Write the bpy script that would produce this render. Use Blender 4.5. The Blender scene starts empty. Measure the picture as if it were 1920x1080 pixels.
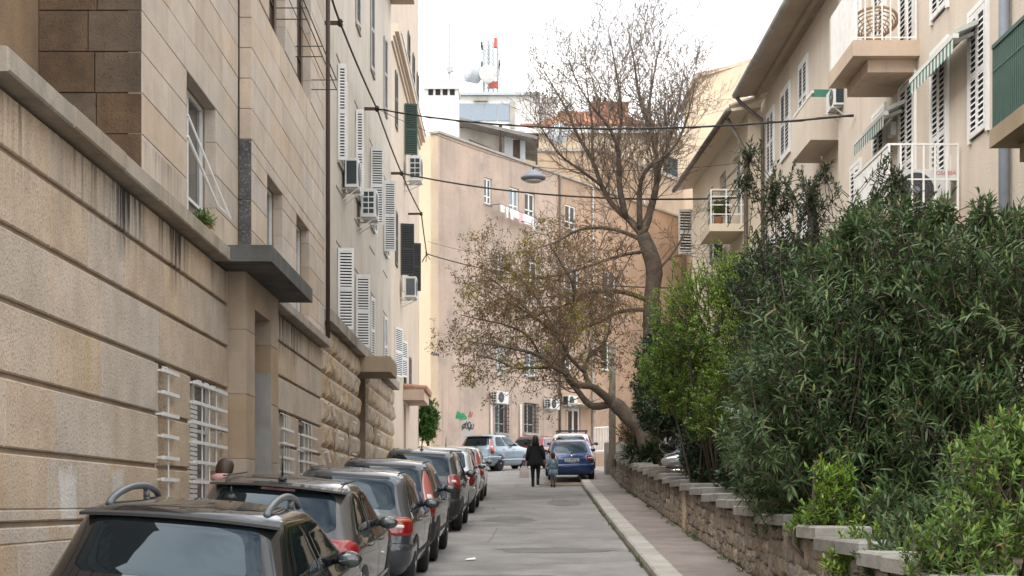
import bpy, bmesh, math, random
import numpy as np
from mathutils import Vector, Matrix
random.seed(7); rng = np.random.default_rng(11)
R = math.radians
sc = bpy.context.scene
col = sc.collection

# ------------------------------------------------------------------ camera, sky, sun, exposure
FPX, CX, HZ, HC = 2800.0, 960.0, 945.0, 1.95      # focal length (photo pixels), axis, horizon row, eye height
cam = bpy.data.cameras.new('camera'); camo = bpy.data.objects.new('camera', cam); col.objects.link(camo)
cam.sensor_width = 36; cam.lens = 36 * FPX / 1920; cam.shift_y = (HZ - 540) / 1920
cam.clip_start = .1; cam.clip_end = 2000
camo.location = (0, 0, HC); camo.rotation_euler = (R(90), 0, 0)
sc.camera = camo
SUN_EL, SUN_AZ = 56, 225                         # azimuth clockwise from +Y
W = bpy.data.worlds.new('World'); sc.world = W; W.use_nodes = True
wn, wl = W.node_tree.nodes, W.node_tree.links
bg = wn['Background']; bg.inputs['Strength'].default_value = .12
sky = wn.new('ShaderNodeTexSky'); sky.sky_type = 'NISHITA'; sky.sun_disc = False
sky.sun_elevation = R(SUN_EL); sky.sun_rotation = R(SUN_AZ); sky.dust_density = 3; sky.air_density = 1
tc = wn.new('ShaderNodeTexCoord'); mp = wn.new('ShaderNodeMapping'); mp.inputs['Scale'].default_value = (1, 1, 2.2)
nz = wn.new('ShaderNodeTexNoise'); nz.inputs['Scale'].default_value = 3.4; nz.inputs['Detail'].default_value = 7; nz.inputs['Roughness'].default_value = .62
cr = wn.new('ShaderNodeValToRGB'); cr.color_ramp.elements[0].position = .30; cr.color_ramp.elements[1].position = .58
cr.color_ramp.elements[0].color = (.40, .40, .40, 1); cr.color_ramp.elements[1].color = (.97, .97, .97, 1)
cl = wn.new('ShaderNodeValToRGB'); cl.color_ramp.elements[0].color = (3.6, 4.3, 5.4, 1); cl.color_ramp.elements[1].color = (13, 13, 12.8, 1)
cl.color_ramp.elements[0].position = .30; cl.color_ramp.elements[1].position = .55
mx = wn.new('ShaderNodeMix'); mx.data_type = 'RGBA'
wl.new(tc.outputs['Generated'], mp.inputs['Vector']); wl.new(mp.outputs['Vector'], nz.inputs['Vector'])
wl.new(nz.outputs['Fac'], cr.inputs['Fac']); wl.new(nz.outputs['Fac'], cl.inputs['Fac'])
wl.new(cr.outputs['Color'], mx.inputs['Factor']); wl.new(sky.outputs['Color'], mx.inputs['A']); wl.new(cl.outputs['Color'], mx.inputs['B'])
wl.new(mx.outputs['Result'], bg.inputs['Color'])
sl = bpy.data.lights.new('sun', 'SUN'); sl.energy = 1.2; sl.angle = R(60); sl.color = (1, .95, .88)
so = bpy.data.objects.new('sun', sl); col.objects.link(so)
az, el = R(SUN_AZ), R(SUN_EL)
tosun = Vector((math.sin(az) * math.cos(el), math.cos(az) * math.cos(el), math.sin(el)))
so.rotation_euler = tosun.to_track_quat('Z', 'Y').to_euler()
vs = sc.view_settings; vs.view_transform = 'Standard'; vs.look = 'None'; vs.gamma = 1; vs.exposure = 1.15
vs.use_curve_mapping = False
sc.cycles.max_bounces = 6; sc.cycles.diffuse_bounces = 3; sc.cycles.transparent_max_bounces = 6
sc.cycles.use_adaptive_sampling = True; sc.cycles.use_denoising = True

# ------------------------------------------------------------------ measuring
def P(x, y, Y): return Vector(((x - CX) / FPX * Y, Y, HC + (HZ - y) / FPX * Y))
def ZH(y, Y): return HC + (HZ - y) / FPX * Y
def YX(x, X): return X * FPX / (x - CX)
GY = [-60, 0, 32, 50.6, 53, 61, 78, 400]; GZ = [-2.9, 0, 1.555, 2.53, 2.70, 3.32, 3.9, 10]
def g(Y): return float(np.interp(Y, GY, GZ))
def SX(u, Y): return u + .0171 * Y                # the street runs 1 degree off the camera axis

# ------------------------------------------------------------------ objects
ROOT = {}
def tag(o, label=None, cat=None, group=None, kind=None):
    if label: o['label'] = label
    if cat: o['category'] = cat
    if group: o['group'] = group
    if kind: o['kind'] = kind
    return o
def thing(name, loc, label, cat, group=None, rz=0):
    o = bpy.data.objects.new(name, None); col.objects.link(o); o.location = loc; o.rotation_euler = (0, 0, rz)
    o.empty_display_size = .2
    ROOT[o.name] = Vector(loc) if rz == 0 else Vector((0, 0, 0))
    return tag(o, label, cat, group)
def rootloc(p):
    while p.parent: p = p.parent
    return ROOT.get(p.name, Vector((0, 0, 0)))
class MB:
    def __init__(s): s.v = []; s.f = []
    def add(s, vs, fs):
        b = len(s.v); s.v += [tuple(v) for v in vs]; s.f += [tuple(b + i for i in q) for q in fs]; return s
    def box(s, x0, y0, z0, x1, y1, z1):
        x0, x1 = min(x0, x1), max(x0, x1); y0, y1 = min(y0, y1), max(y0, y1); z0, z1 = min(z0, z1), max(z0, z1)
        return s.add([(x0,y0,z0),(x1,y0,z0),(x1,y1,z0),(x0,y1,z0),(x0,y0,z1),(x1,y0,z1),(x1,y1,z1),(x0,y1,z1)],
                     [(3,2,1,0),(4,5,6,7),(0,1,5,4),(1,2,6,5),(2,3,7,6),(3,0,4,7)])
    def hexa(s, p):   # eight corners, bottom loop then top loop
        return s.add(p, [(3,2,1,0),(4,5,6,7),(0,1,5,4),(1,2,6,5),(2,3,7,6),(3,0,4,7)])
    def bar(s, a, b, w, h=None, up=(0, 0, 1)):
        a, b = Vector(a), Vector(b); h = h or w; d = (b - a).normalized(); up = Vector(up)
        if abs(d.dot(up)) > .98: up = Vector((0, 1, 0)) if abs(d.y) < .9 else Vector((1, 0, 0))
        x = d.cross(up).normalized() * w / 2; y = x.cross(d).normalized() * h / 2
        return s.hexa([a-x-y, a+x-y, b+x-y, b-x-y, a-x+y, a+x+y, b+x+y, b-x+y])
    def tube(s, pts, rad, n=8, cap=True):
        pts = [Vector(p) for p in pts]; m = len(pts)
        if not hasattr(rad, '__len__'): rad = [rad] * m
        b = len(s.v); prev = None
        for i, p in enumerate(pts):
            d = (pts[min(i+1, m-1)] - pts[max(i-1, 0)])
            d = d.normalized() if d.length > 1e-9 else Vector((0, 0, 1))
            if prev is None:
                u = d.orthogonal().normalized()
            else:
                u = prev - d * prev.dot(d); u = u.normalized() if u.length > 1e-6 else d.orthogonal().normalized()
            prev = u; w = d.cross(u)
            for k in range(n):
                a = 2 * math.pi * k / n
                s.v.append(tuple(p + (u * math.cos(a) + w * math.sin(a)) * rad[i]))
        for i in range(m - 1):
            for k in range(n):
                k2 = (k + 1) % n
                s.f.append((b+i*n+k, b+i*n+k2, b+(i+1)*n+k2, b+(i+1)*n+k))
        if cap:
            s.f.append(tuple(b + k for k in range(n))[::-1]); s.f.append(tuple(b + (m-1)*n + k for k in range(n)))
        return s
    def lathe(s, o, axis, prof, n=24):   # prof: (distance along axis, radius)
        o = Vector(o); a = Vector(axis).normalized()
        return s.tube([o + a * t for t, r in prof], [max(r, 1e-4) for t, r in prof], n, True) if False else s._lathe(o, a, prof, n)
    def _lathe(s, o, a, prof, n):
        u = a.orthogonal().normalized(); w = a.cross(u); b = len(s.v); m = len(prof)
        for t, r in prof:
            for k in range(n):
                th = 2 * math.pi * k / n
                s.v.append(tuple(o + a * t + (u * math.cos(th) + w * math.sin(th)) * r))
        for i in range(m - 1):
            for k in range(n):
                k2 = (k + 1) % n
                s.f.append((b+i*n+k, b+i*n+k2, b+(i+1)*n+k2, b+(i+1)*n+k))
        s.f.append(tuple(b + k for k in range(n))[::-1]); s.f.append(tuple(b + (m-1)*n + k for k in range(n)))
        return s
    def loft(s, rings, cap=True):    # rings: lists of points, equal count
        b = len(s.v); n = len(rings[0]); m = len(rings)
        for r in rings: s.v += [tuple(p) for p in r]
        for i in range(m - 1):
            for k in range(n):
                k2 = (k + 1) % n
                s.f.append((b+i*n+k, b+i*n+k2, b+(i+1)*n+k2, b+(i+1)*n+k))
        if cap:
            s.f.append(tuple(b + k for k in range(n))[::-1]); s.f.append(tuple(b + (m-1)*n + k for k in range(n)))
        return s
    def ell(s, c, r, n=14, m=9, rot=None):
        rings = []
        for i in range(m + 1):
            t = math.pi * i / m; t = min(max(t, .02), math.pi - .02)
            ring = []
            for k in range(n):
                a = 2 * math.pi * k / n
                p = Vector((r[0]*math.sin(t)*math.cos(a), r[1]*math.sin(t)*math.sin(a), -r[2]*math.cos(t)))
                if rot is not None: p = rot @ p
                ring.append(Vector(c) + p)
            rings.append(ring)
        return s.loft(rings)
    def build(s, name, mat, parent=None, smooth=False, local=False, **kw):
        me = bpy.data.meshes.new(name)
        off = Vector((0, 0, 0)) if (parent is None or local) else rootloc(parent)
        me.from_pydata([(v[0]-off[0], v[1]-off[1], v[2]-off[2]) for v in s.v], [], s.f)
        if smooth: me.polygons.foreach_set('use_smooth', [True] * len(me.polygons))
        if isinstance(mat, str): mat = M[mat]
        if mat: me.materials.append(mat)
        o = bpy.data.objects.new(name, me); col.objects.link(o)
        if parent: o.parent = parent
        return tag(o, **kw)
def single(name, mb, mat, label, cat, group=None, smooth=False, base=None):
    """a thing that is one mesh, its origin at its base"""
    b = Vector(base) if base is not None else Vector(mb.v[0])
    mb2 = MB(); mb2.f = mb.f; mb2.v = [(v[0]-b[0], v[1]-b[1], v[2]-b[2]) for v in mb.v]
    o = mb2.build(name, mat, None, smooth, label=label, cat=cat, group=group); o.location = b
    return o
def np_mesh(name, V, Q, mat, parent=None, smooth=True, **kw):
    V = np.asarray(V, np.float32); Q = np.asarray(Q, np.int32)
    if parent is not None: V = V - np.array(rootloc(parent), np.float32)
    me = bpy.data.meshes.new(name); k = Q.shape[1]
    me.vertices.add(len(V)); me.vertices.foreach_set('co', V.ravel())
    me.loops.add(Q.size); me.loops.foreach_set('vertex_index', Q.ravel())
    me.polygons.add(len(Q)); me.polygons.foreach_set('loop_start', np.arange(0, Q.size, k, dtype=np.int32))
    me.polygons.foreach_set('use_smooth', [smooth] * len(Q))
    me.update(calc_edges=True); me.validate()
    me.materials.append(M[mat] if isinstance(mat, str) else mat)
    o = bpy.data.objects.new(name, me); col.objects.link(o)
    if parent: o.parent = parent
    return tag(o, **kw)
def inst(name, me, parent, loc, mtx=None, scale=None):
    """another object on shared mesh data, placed in world space under parent"""
    o = bpy.data.objects.new(name, me); col.objects.link(o); o.parent = parent
    l = Vector(loc) - (rootloc(parent) if parent else Vector((0, 0, 0)))
    if mtx is not None: o.rotation_euler = mtx.to_euler()
    o.location = l
    if scale is not None: o.scale = scale
    return o

# ------------------------------------------------------------------ materials
M = {}
def nmat(name):
    m = bpy.data.materials.new(name); m.use_nodes = True; M[name] = m
    n, l = m.node_tree.nodes, m.node_tree.links
    return m, n, l, n['Principled BSDF']
def _mixc(n, l, fac, a, b, mode='MIX'):
    x = n.new('ShaderNodeMix'); x.data_type = 'RGBA'; x.blend_type = mode
    for key, v in (('Factor', fac), ('A', a), ('B', b)):
        if hasattr(v, 'is_linked') or hasattr(v, 'links'): l.new(v, x.inputs[key])
        elif key == 'Factor': x.inputs[key].default_value = v
        else: x.inputs[key].default_value = (*v, 1) if len(v) == 3 else v
    return x.outputs['Result']
def _noise(n, l, vec, scale, detail=4, rough=.6, lo=.35, hi=.65):
    t = n.new('ShaderNodeTexNoise'); t.inputs['Scale'].default_value = scale; t.inputs['Detail'].default_value = detail
    t.inputs['Roughness'].default_value = rough; l.new(vec, t.inputs['Vector'])
    r = n.new('ShaderNodeMapRange'); r.inputs['From Min'].default_value = lo; r.inputs['From Max'].default_value = hi
    l.new(t.outputs['Fac'], r.inputs['Value']); return r.outputs['Result']
def _map(n, l, vec, sc3):
    k = n.new('ShaderNodeMapping'); k.inputs['Scale'].default_value = sc3; l.new(vec, k.inputs['Vector']); return k.outputs['Vector']
def surf(name, c1, c2=None, scale=1.0, rough=.85, speck=0, speck_c=(.08,.07,.06), speck_s=45, streak=0, streak_c=(.12,.11,.10),
         grime=0, grime_c=(.1,.09,.08), bump=.0, bump_s=40, rnd=0, spec=.3, metal=0, coat=0, band=None, obj=False, blot=None):
    m, n, l, b = nmat(name)
    ge = n.new('ShaderNodeNewGeometry'); pos = ge.outputs['Position']
    if obj: tcn = n.new('ShaderNodeTexCoord'); pos = tcn.outputs['Object']
    c2 = c2 or tuple(x * .8 for x in c1)
    c = _mixc(n, l, _noise(n, l, pos, scale, 5), c1, c2)
    if speck:
        s = _noise(n, l, pos, speck_s, 2, .7, .55, .68); mu = n.new('ShaderNodeMath'); mu.operation = 'MULTIPLY'; mu.inputs[1].default_value = speck; l.new(s, mu.inputs[0])
        c = _mixc(n, l, mu.outputs[0], c, speck_c)
    if streak:
        s = _noise(n, l, _map(n, l, pos, (2.6, 2.6, .16)), 1.0, 5, .65, .52, .74); mu = n.new('ShaderNodeMath'); mu.operation = 'MULTIPLY'; mu.inputs[1].default_value = streak; l.new(s, mu.inputs[0])
        c = _mixc(n, l, mu.outputs[0], c, streak_c)
    if grime:
        s = _noise(n, l, pos, .55, 7, .7, .5, .72); mu = n.new('ShaderNodeMath'); mu.operation = 'MULTIPLY'; mu.inputs[1].default_value = grime; l.new(s, mu.inputs[0])
        c = _mixc(n, l, mu.outputs[0], c, grime_c)
    if band:   # run-off stains hanging from a ledge: (z top, length, strength, colour)
        for zt, ln, st, bc in band:
            sp = n.new('ShaderNodeSeparateXYZ'); l.new(pos, sp.inputs[0])
            k = n.new('ShaderNodeMapRange'); k.inputs['From Min'].default_value = zt - ln; k.inputs['From Max'].default_value = zt
            l.new(sp.outputs['Z'], k.inputs['Value'])
            up = n.new('ShaderNodeMath'); up.operation = 'LESS_THAN'; up.inputs[1].default_value = zt; l.new(sp.outputs['Z'], up.inputs[0])
            s = _noise(n, l, _map(n, l, pos, (5, 5, .25)), 1.3, 5, .7, .42, .66)
            q = _noise(n, l, _map(n, l, pos, (.6, .6, .05)), 1.0, 3, .6, .42, .62)
            a1 = n.new('ShaderNodeMath'); a1.operation = 'MULTIPLY'; l.new(k.outputs[0], a1.inputs[0]); l.new(s, a1.inputs[1])
            a2 = n.new('ShaderNodeMath'); a2.operation = 'MULTIPLY'; l.new(a1.outputs[0], a2.inputs[0]); l.new(q, a2.inputs[1])
            a4 = n.new('ShaderNodeMath'); a4.operation = 'MULTIPLY'; l.new(a2.outputs[0], a4.inputs[0]); l.new(up.outputs[0], a4.inputs[1])
            a3 = n.new('ShaderNodeMath'); a3.operation = 'MULTIPLY'; a3.inputs[1].default_value = st; a3.use_clamp = True; l.new(a4.outputs[0], a3.inputs[0])
            c = _mixc(n, l, a3.outputs[0], c, bc)
    if blot:   # patches of whitewash with ragged edges: (y, z, half length, half height, colour)
        sp = n.new('ShaderNodeSeparateXYZ'); l.new(pos, sp.inputs[0]); nb = _noise(n, l, pos, 5.0, 6, .7, .2, .8); nf = _noise(n, l, pos, 38, 2, .6, .35, .62)
        for (cy, cz, ry, rz, bc) in blot:
            def mt(op, a, b):
                x = n.new('ShaderNodeMath'); x.operation = op
                for i, v in enumerate((a, b)):
                    if v is None: continue
                    if hasattr(v, 'links'): l.new(v, x.inputs[i])
                    else: x.inputs[i].default_value = v
                return x.outputs[0]
            dy = mt('ABSOLUTE', mt('DIVIDE', mt('SUBTRACT', sp.outputs['Y'], cy), ry), None); dz_ = mt('ABSOLUTE', mt('DIVIDE', mt('SUBTRACT', sp.outputs['Z'], cz), rz), None)
            dd = mt('ADD', mt('MAXIMUM', dy, dz_), mt('MULTIPLY', mt('SUBTRACT', nb, .5), .9))
            k = n.new('ShaderNodeMapRange'); k.inputs['From Min'].default_value = 1.05; k.inputs['From Max'].default_value = .8; l.new(dd, k.inputs['Value'])
            c = _mixc(n, l, mt('MULTIPLY', k.outputs[0], mt('ADD', mt('MULTIPLY', nf, -.5), .98)), c, bc)
    if rnd:
        oi = n.new('ShaderNodeObjectInfo'); r = n.new('ShaderNodeMapRange'); r.inputs['To Min'].default_value = 1 - rnd; r.inputs['To Max'].default_value = 1 + rnd * .6
        l.new(oi.outputs['Random'], r.inputs['Value'])
        hs = n.new('ShaderNodeHueSaturation'); l.new(r.outputs[0], hs.inputs['Value']); l.new(c, hs.inputs['Color'])
        h2 = n.new('ShaderNodeMath'); h2.operation = 'MULTIPLY'; h2.inputs[1].default_value = 37.7; l.new(oi.outputs['Random'], h2.inputs[0])
        h3 = n.new('ShaderNodeMath'); h3.operation = 'FRACT'; l.new(h2.outputs[0], h3.inputs[0])
        r2 = n.new('ShaderNodeMapRange'); r2.inputs['To Min'].default_value = .7; r2.inputs['To Max'].default_value = 1.18; l.new(h3.outputs[0], r2.inputs['Value'])
        l.new(r2.outputs[0], hs.inputs['Saturation']); c = hs.outputs['Color']
    l.new(c, b.inputs['Base Color'])
    b.inputs['Roughness'].default_value = rough; b.inputs['Metallic'].default_value = metal
    b.inputs['Specular IOR Level'].default_value = spec; b.inputs['Coat Weight'].default_value = coat; b.inputs['Coat Roughness'].default_value = .04
    if bump:
        t = n.new('ShaderNodeTexNoise'); t.inputs['Scale'].default_value = bump_s; t.inputs['Detail'].default_value = 5; l.new(pos, t.inputs['Vector'])
        bp = n.new('ShaderNodeBump'); bp.inputs['Strength'].default_value = bump; bp.inputs['Distance'].default_value = .02
        l.new(t.outputs['Fac'], bp.inputs['Height']); l.new(bp.outputs['Normal'], b.inputs['Normal'])
    return m
def plain(name, c, rough=.6, metal=0, spec=.4, coat=0, var=.12, scale=6):
    return surf(name, c, tuple(x * (1 - var) for x in c), scale, rough, metal=metal, spec=spec, coat=coat)
def leafmat(name, ca, cb, rough=.45, trans=.25, spec=.4):
    m, n, l, b = nmat(name)
    ge = n.new('ShaderNodeNewGeometry')
    rp = n.new('ShaderNodeValToRGB'); e = rp.color_ramp.elements; e[0].color = (*[v * .75 for v in ca], 1); e[1].color = (*cb, 1); e[1].position = .88
    k1 = e.new(.45); k1.color = (*[(p + q) / 2 for p, q in zip(ca, cb)], 1); k2 = e.new(.965); k2.color = (cb[0] * 2.0, cb[1] * 1.45, cb[2] * 1.3, 1); k3 = e.new(.99); k3.color = (.20, .13, .06, 1)
    l.new(ge.outputs['Random Per Island'], rp.inputs['Fac']); c = rp.outputs['Color']
    h = n.new('ShaderNodeHueSaturation'); l.new(c, h.inputs['Color'])
    nz = _noise(n, l, ge.outputs['Position'], 1.3, 3, .6, .3, .7)
    r = n.new('ShaderNodeMapRange'); r.inputs['To Min'].default_value = .7; r.inputs['To Max'].default_value = 1.2; l.new(nz, r.inputs['Value']); l.new(r.outputs[0], h.inputs['Value'])
    l.new(h.outputs['Color'], b.inputs['Base Color']); b.inputs['Roughness'].default_value = rough; b.inputs['Specular IOR Level'].default_value = spec
    t = n.new('ShaderNodeBsdfTranslucent'); l.new(h.outputs['Color'], t.inputs['Color'])
    mi = n.new('ShaderNodeMixShader'); mi.inputs[0].default_value = trans
    l.new(b.outputs[0], mi.inputs[1]); l.new(t.outputs[0], mi.inputs[2]); l.new(mi.outputs[0], n['Material Output'].inputs['Surface'])
    return m

STAIN = (.035, .033, .03)
surf('stone_base', (.53,.43,.33), (.42,.335,.255), 1.4, .92, speck=.6, speck_c=(.15,.115,.085), speck_s=34, streak=.6, streak_c=(.42,.28,.15), grime=.3, grime_c=(.27,.23,.19), bump=.7, bump_s=34, rnd=.06,
     band=[(5.5, .95, 2.6, STAIN)], blot=[(YX(127, -4.3), ZH(935, YX(127, -4.3)), .28, .30, (.60,.58,.55)), (YX(221, -4.3), ZH(905, YX(221, -4.3)), .26, .16, (.56,.53,.49))])
surf('stone_upper', (.56,.465,.375), (.47,.385,.305), 1.8, .92, speck=.35, speck_c=(.18,.14,.11), speck_s=60, streak=.4, streak_c=(.34,.25,.16), grime=.25, grime_c=(.26,.21,.17), bump=.35, bump_s=50, rnd=.10,
     band=[(6.35, .5, .9, STAIN)])
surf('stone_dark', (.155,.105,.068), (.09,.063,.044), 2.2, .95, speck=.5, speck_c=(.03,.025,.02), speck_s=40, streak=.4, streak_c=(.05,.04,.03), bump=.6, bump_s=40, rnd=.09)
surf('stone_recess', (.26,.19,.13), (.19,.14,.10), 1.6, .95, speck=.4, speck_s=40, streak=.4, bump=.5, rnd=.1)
surf('mortar', (.33,.255,.18), (.24,.185,.135), 2, .95, speck=.3, bump=.4)
surf('ledge', (.40,.34,.27), (.30,.26,.21), 1.5, .92, speck=.25, grime=.85, grime_c=(.10,.095,.085), streak=.5, streak_c=(.08,.075,.07), bump=.3, rnd=.12)
surf('canopy_dark', (.12,.12,.115), (.075,.075,.07), 2.5, .9, grime=.5, grime_c=(.035,.035,.035), bump=.35)
surf('portal', (.42,.325,.235), (.34,.26,.185), 1.3, .85, speck=.2, speck_s=70, grime=.25, bump=.2, rnd=.08)
surf('portal_grey', (.36,.35,.33), (.28,.27,.25), 2, .85, grime=.4, grime_c=(.18,.15,.12), bump=.2)
surf('rustic', (.56,.445,.32), (.43,.34,.24), 2.4, .95, speck=.3, speck_c=(.15,.12,.09), speck_s=30, grime=.3, grime_c=(.14,.11,.08), bump=.8, bump_s=22, rnd=.10)
surf('plaster_b', (.53,.47,.40), (.46,.405,.345), .7, .92, streak=.55, streak_c=(.27,.24,.20), grime=.35, grime_c=(.30,.27,.22), bump=.12, bump_s=60)
surf('plaster_c', (.56,.46,.365), (.50,.41,.325), .6, .92, streak=.3, streak_c=(.36,.30,.24), grime=.2, grime_c=(.36,.3,.24), bump=.1)
surf('plaster_pink', (.50,.375,.30), (.39,.305,.25), .45, .92, streak=.8, streak_c=(.25,.21,.18), grime=.95, grime_c=(.285,.24,.205), speck=.35, speck_c=(.27,.21,.17), speck_s=9, bump=.25, bump_s=20)
surf('plaster_orange', (.48,.33,.235), (.38,.27,.195), .4, .92, streak=.7, streak_c=(.25,.19,.15), grime=.8, grime_c=(.27,.21,.165), speck=.3, speck_c=(.25,.19,.15), speck_s=9, bump=.2, bump_s=22)
surf('plaster_yellow', (.58,.46,.33), (.54,.42,.30), .5, .92, streak=.3, streak_c=(.42,.34,.26), grime=.2, grime_c=(.42,.35,.27), bump=.1)
surf('plaster_ochre', (.42,.31,.215), (.36,.26,.18), .4, .92, streak=.4, streak_c=(.25,.19,.14), grime=.3, bump=.1)
surf('plaster_r', (.61,.53,.44), (.55,.475,.395), .6, .92, speck=.12, speck_c=(.3,.25,.2), speck_s=40, streak=.35, streak_c=(.36,.29,.23), grime=.2, grime_c=(.34,.28,.23), bump=.4, bump_s=28)
surf('plaster_cream', (.68,.59,.46), (.63,.54,.42), .5, .92, streak=.25, streak_c=(.45,.38,.3), bump=.1)
surf('plaster_white', (.72,.71,.69), (.62,.61,.59), .6, .9, streak=.4, streak_c=(.45,.44,.42), bump=.1)
surf('concrete', (.40,.365,.32), (.31,.285,.25), 1.2, .92, grime=.5, grime_c=(.19,.17,.15), streak=.3, bump=.3)
surf('slab_peach', (.54,.42,.325), (.47,.365,.28), 1.2, .92, grime=.4, grime_c=(.25,.19,.15), streak=.35, streak_c=(.2,.15,.12), bump=.2)
surf('slab_tan', (.36,.28,.19), (.30,.23,.155), 1.2, .92, grime=.4, grime_c=(.2,.16,.12), bump=.2)
surf('soffit', (.42,.345,.27), (.36,.295,.23), .8, .92, grime=.3, bump=.1)
surf('asphalt', (.30,.286,.27), (.215,.206,.197), .9, .93, speck=.6, speck_c=(.12,.115,.11), speck_s=28, grime=.75, grime_c=(.15,.145,.14), bump=.45, bump_s=50)
surf('pavement', (.275,.235,.215), (.205,.175,.16), 1.4, .93, speck=.35, speck_c=(.13,.11,.10), speck_s=60, grime=.7, grime_c=(.13,.115,.105), bump=.35, bump_s=60)
surf('kerb', (.43,.405,.36), (.35,.33,.295), 2, .9, speck=.25, speck_s=60, grime=.3, grime_c=(.22,.205,.18), bump=.25, rnd=.08)
surf('rubble', (.34,.275,.21), (.22,.18,.14), 3.2, .95, speck=.35, speck_c=(.10,.085,.07), speck_s=26, grime=.6, grime_c=(.11,.10,.085), bump=.9, bump_s=16, rnd=.25)
surf('rubble_mortar', (.20,.17,.14), (.13,.115,.095), 3, .97, grime=.5, bump=.6, bump_s=20)
surf('coping', (.31,.295,.265), (.21,.20,.18), 2.6, .93, speck=.25, grime=.75, grime_c=(.145,.135,.115), bump=.5, bump_s=22, rnd=.16)
surf('soil', (.09,.07,.05), (.055,.045,.033), 3, .98, bump=.8, bump_s=12)
surf('earth', (.2,.18,.15), (.15,.13,.11), .2, .98)
surf('bark', (.15,.115,.09), (.085,.066,.053), 5, .95, bump=1, bump_s=18, streak=.4, streak_c=(.12,.10,.085))
surf('bark_pale', (.40,.355,.305), (.30,.265,.225), 5, .95, bump=.8, bump_s=18)
surf('twig', (.21,.165,.13), (.15,.115,.09), 2, .95)
surf('twig_dark', (.075,.058,.045), (.05,.038,.03), 2, .95)
plain('white_paint', (.74,.74,.72), .5, var=.10); surf('shutter_white', (.74,.735,.72), (.62,.615,.60), 2, .55, grime=.5, grime_c=(.42,.40,.37), streak=.3, streak_c=(.38,.35,.31))
surf('shutter_dirty', (.52,.50,.48), (.40,.385,.37), 3, .7, grime=.7, grime_c=(.24,.22,.2), streak=.5)
plain('shutter_green', (.035,.075,.055), .6); plain('shutter_dark', (.03,.03,.032), .6); plain('shutter_grey', (.13,.14,.135), .6)
plain('slat_shade', (.022,.022,.024), .8); surf('shutter_brown', (.07,.045,.035), (.04,.025,.02), 3, .7)
plain('bar_white', (.68,.68,.66), .5); plain('bar_dark', (.03,.03,.032), .6); plain('iron_rust', (.07,.045,.032), .8)
plain('rail_white', (.78,.77,.74), .45); plain('rail_green', (.05,.105,.085), .5); plain('panel_green', (.03,.085,.06), .45)
plain('ac_white', (.66,.66,.64), .5); plain('ac_dark', (.02,.035,.042), .4); plain('ac_fan', (.055,.055,.06), .5)
plain('pipe_grey', (.21,.235,.27), .55); plain('pipe_white', (.62,.58,.54), .6); surf('gutter', (.16,.13,.11), (.10,.085,.075), 2, .6, grime=.5)
plain('cable', (.025,.022,.02), .7); plain('steel', (.35,.36,.37), .45, .6); plain('dark', (.015,.015,.016), .8); plain('black_plastic', (.022,.022,.024), .5)
surf('tile_grey', (.27,.22,.185), (.19,.155,.13), 3, .9, grime=.4, grime_c=(.13,.115,.1)); surf('tile', (.44,.24,.165), (.34,.18,.12), 3, .9, grime=.4, grime_c=(.2,.13,.1), rnd=.1); surf('brick', (.40,.20,.13), (.31,.15,.10), 4, .9)
surf('corrugated', (.22,.20,.19), (.15,.14,.13), 2, .8); plain('dish_grey', (.40,.43,.45), .55); plain('dish_white', (.62,.60,.56), .6); plain('mast_red', (.42,.10,.07), .6)
surf('wicker', (.48,.32,.19), (.36,.23,.13), 30, .7); plain('awning', (.46,.49,.46), .8); plain('awning_green', (.09,.21,.17), .8); plain('awning_white', (.66,.66,.62), .8)
plain('door_wood', (.075,.05,.035), .6); plain('planter_green', (.05,.20,.13), .5); plain('terracotta', (.35,.15,.08), .8)
plain('cloth_white', (.75,.74,.74), .9); plain('cloth_pink', (.62,.42,.44), .9); plain('graffiti_green', (.03,.28,.13), .8); plain('graffiti_black', (.05,.045,.045), .8)
plain('graffiti_red', (.32,.09,.07), .8); plain('patch_grey', (.42,.37,.34), .9); plain('paper', (.75,.74,.72), .9); plain('text_red', (.55,.05,.06), .6)
def glassmat(name, c, rough=.05, spec=.9, warp=0):
    m, n, l, b = nmat(name); b.inputs['Base Color'].default_value = (*c, 1); b.inputs['Roughness'].default_value = rough
    b.inputs['Specular IOR Level'].default_value = spec
    if name == 'car_glass': b.inputs['Specular Tint'].default_value = (.66, .84, 1, 1)  # bluish tint colours reflections in place of mirrored blue sky
    return m
glassmat('pane', (.05,.055,.06), .06); glassmat('pane_blue', (.16,.21,.26), .08); glassmat('car_glass', (.006,.009,.011), .02, .42); glassmat('mirror_glass', (.02,.028,.028), .03, 1.0)
glassmat('lens_red', (.20,.008,.010), .12); glassmat('lens_pink', (.34,.10,.085), .15); glassmat('lens_dark_red', (.13,.006,.008), .1); glassmat('lens_clear', (.62,.56,.52), .12); glassmat('lens_orange', (.38,.10,.02), .12)
def paint(name, c, metal=.35, rough=.32, dust=.10):
    m, n, l, b = nmat(name); tcn = n.new('ShaderNodeTexCoord')
    f = _noise(n, l, tcn.outputs['Object'], 2.2, 5, .6, .35, .8); mu = n.new('ShaderNodeMath'); mu.operation = 'MULTIPLY'; mu.inputs[1].default_value = dust; l.new(f, mu.inputs[0])
    cc = _mixc(n, l, mu.outputs[0], c, (.13, .13, .13)); l.new(cc, b.inputs['Base Color'])
    b.inputs['Metallic'].default_value = metal; b.inputs['Roughness'].default_value = rough; b.inputs['Specular IOR Level'].default_value = .05; b.inputs['Coat Weight'].default_value = 1; b.inputs['Coat Roughness'].default_value = .02
    return m
paint('paint_black', (.008,.008,.009), 0, dust=.03); paint('paint_graphite', (.06,.058,.056), .4, dust=.05); paint('paint_slate', (.05,.054,.062), .4); paint('paint_navy', (.035,.038,.045), .3)
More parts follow.
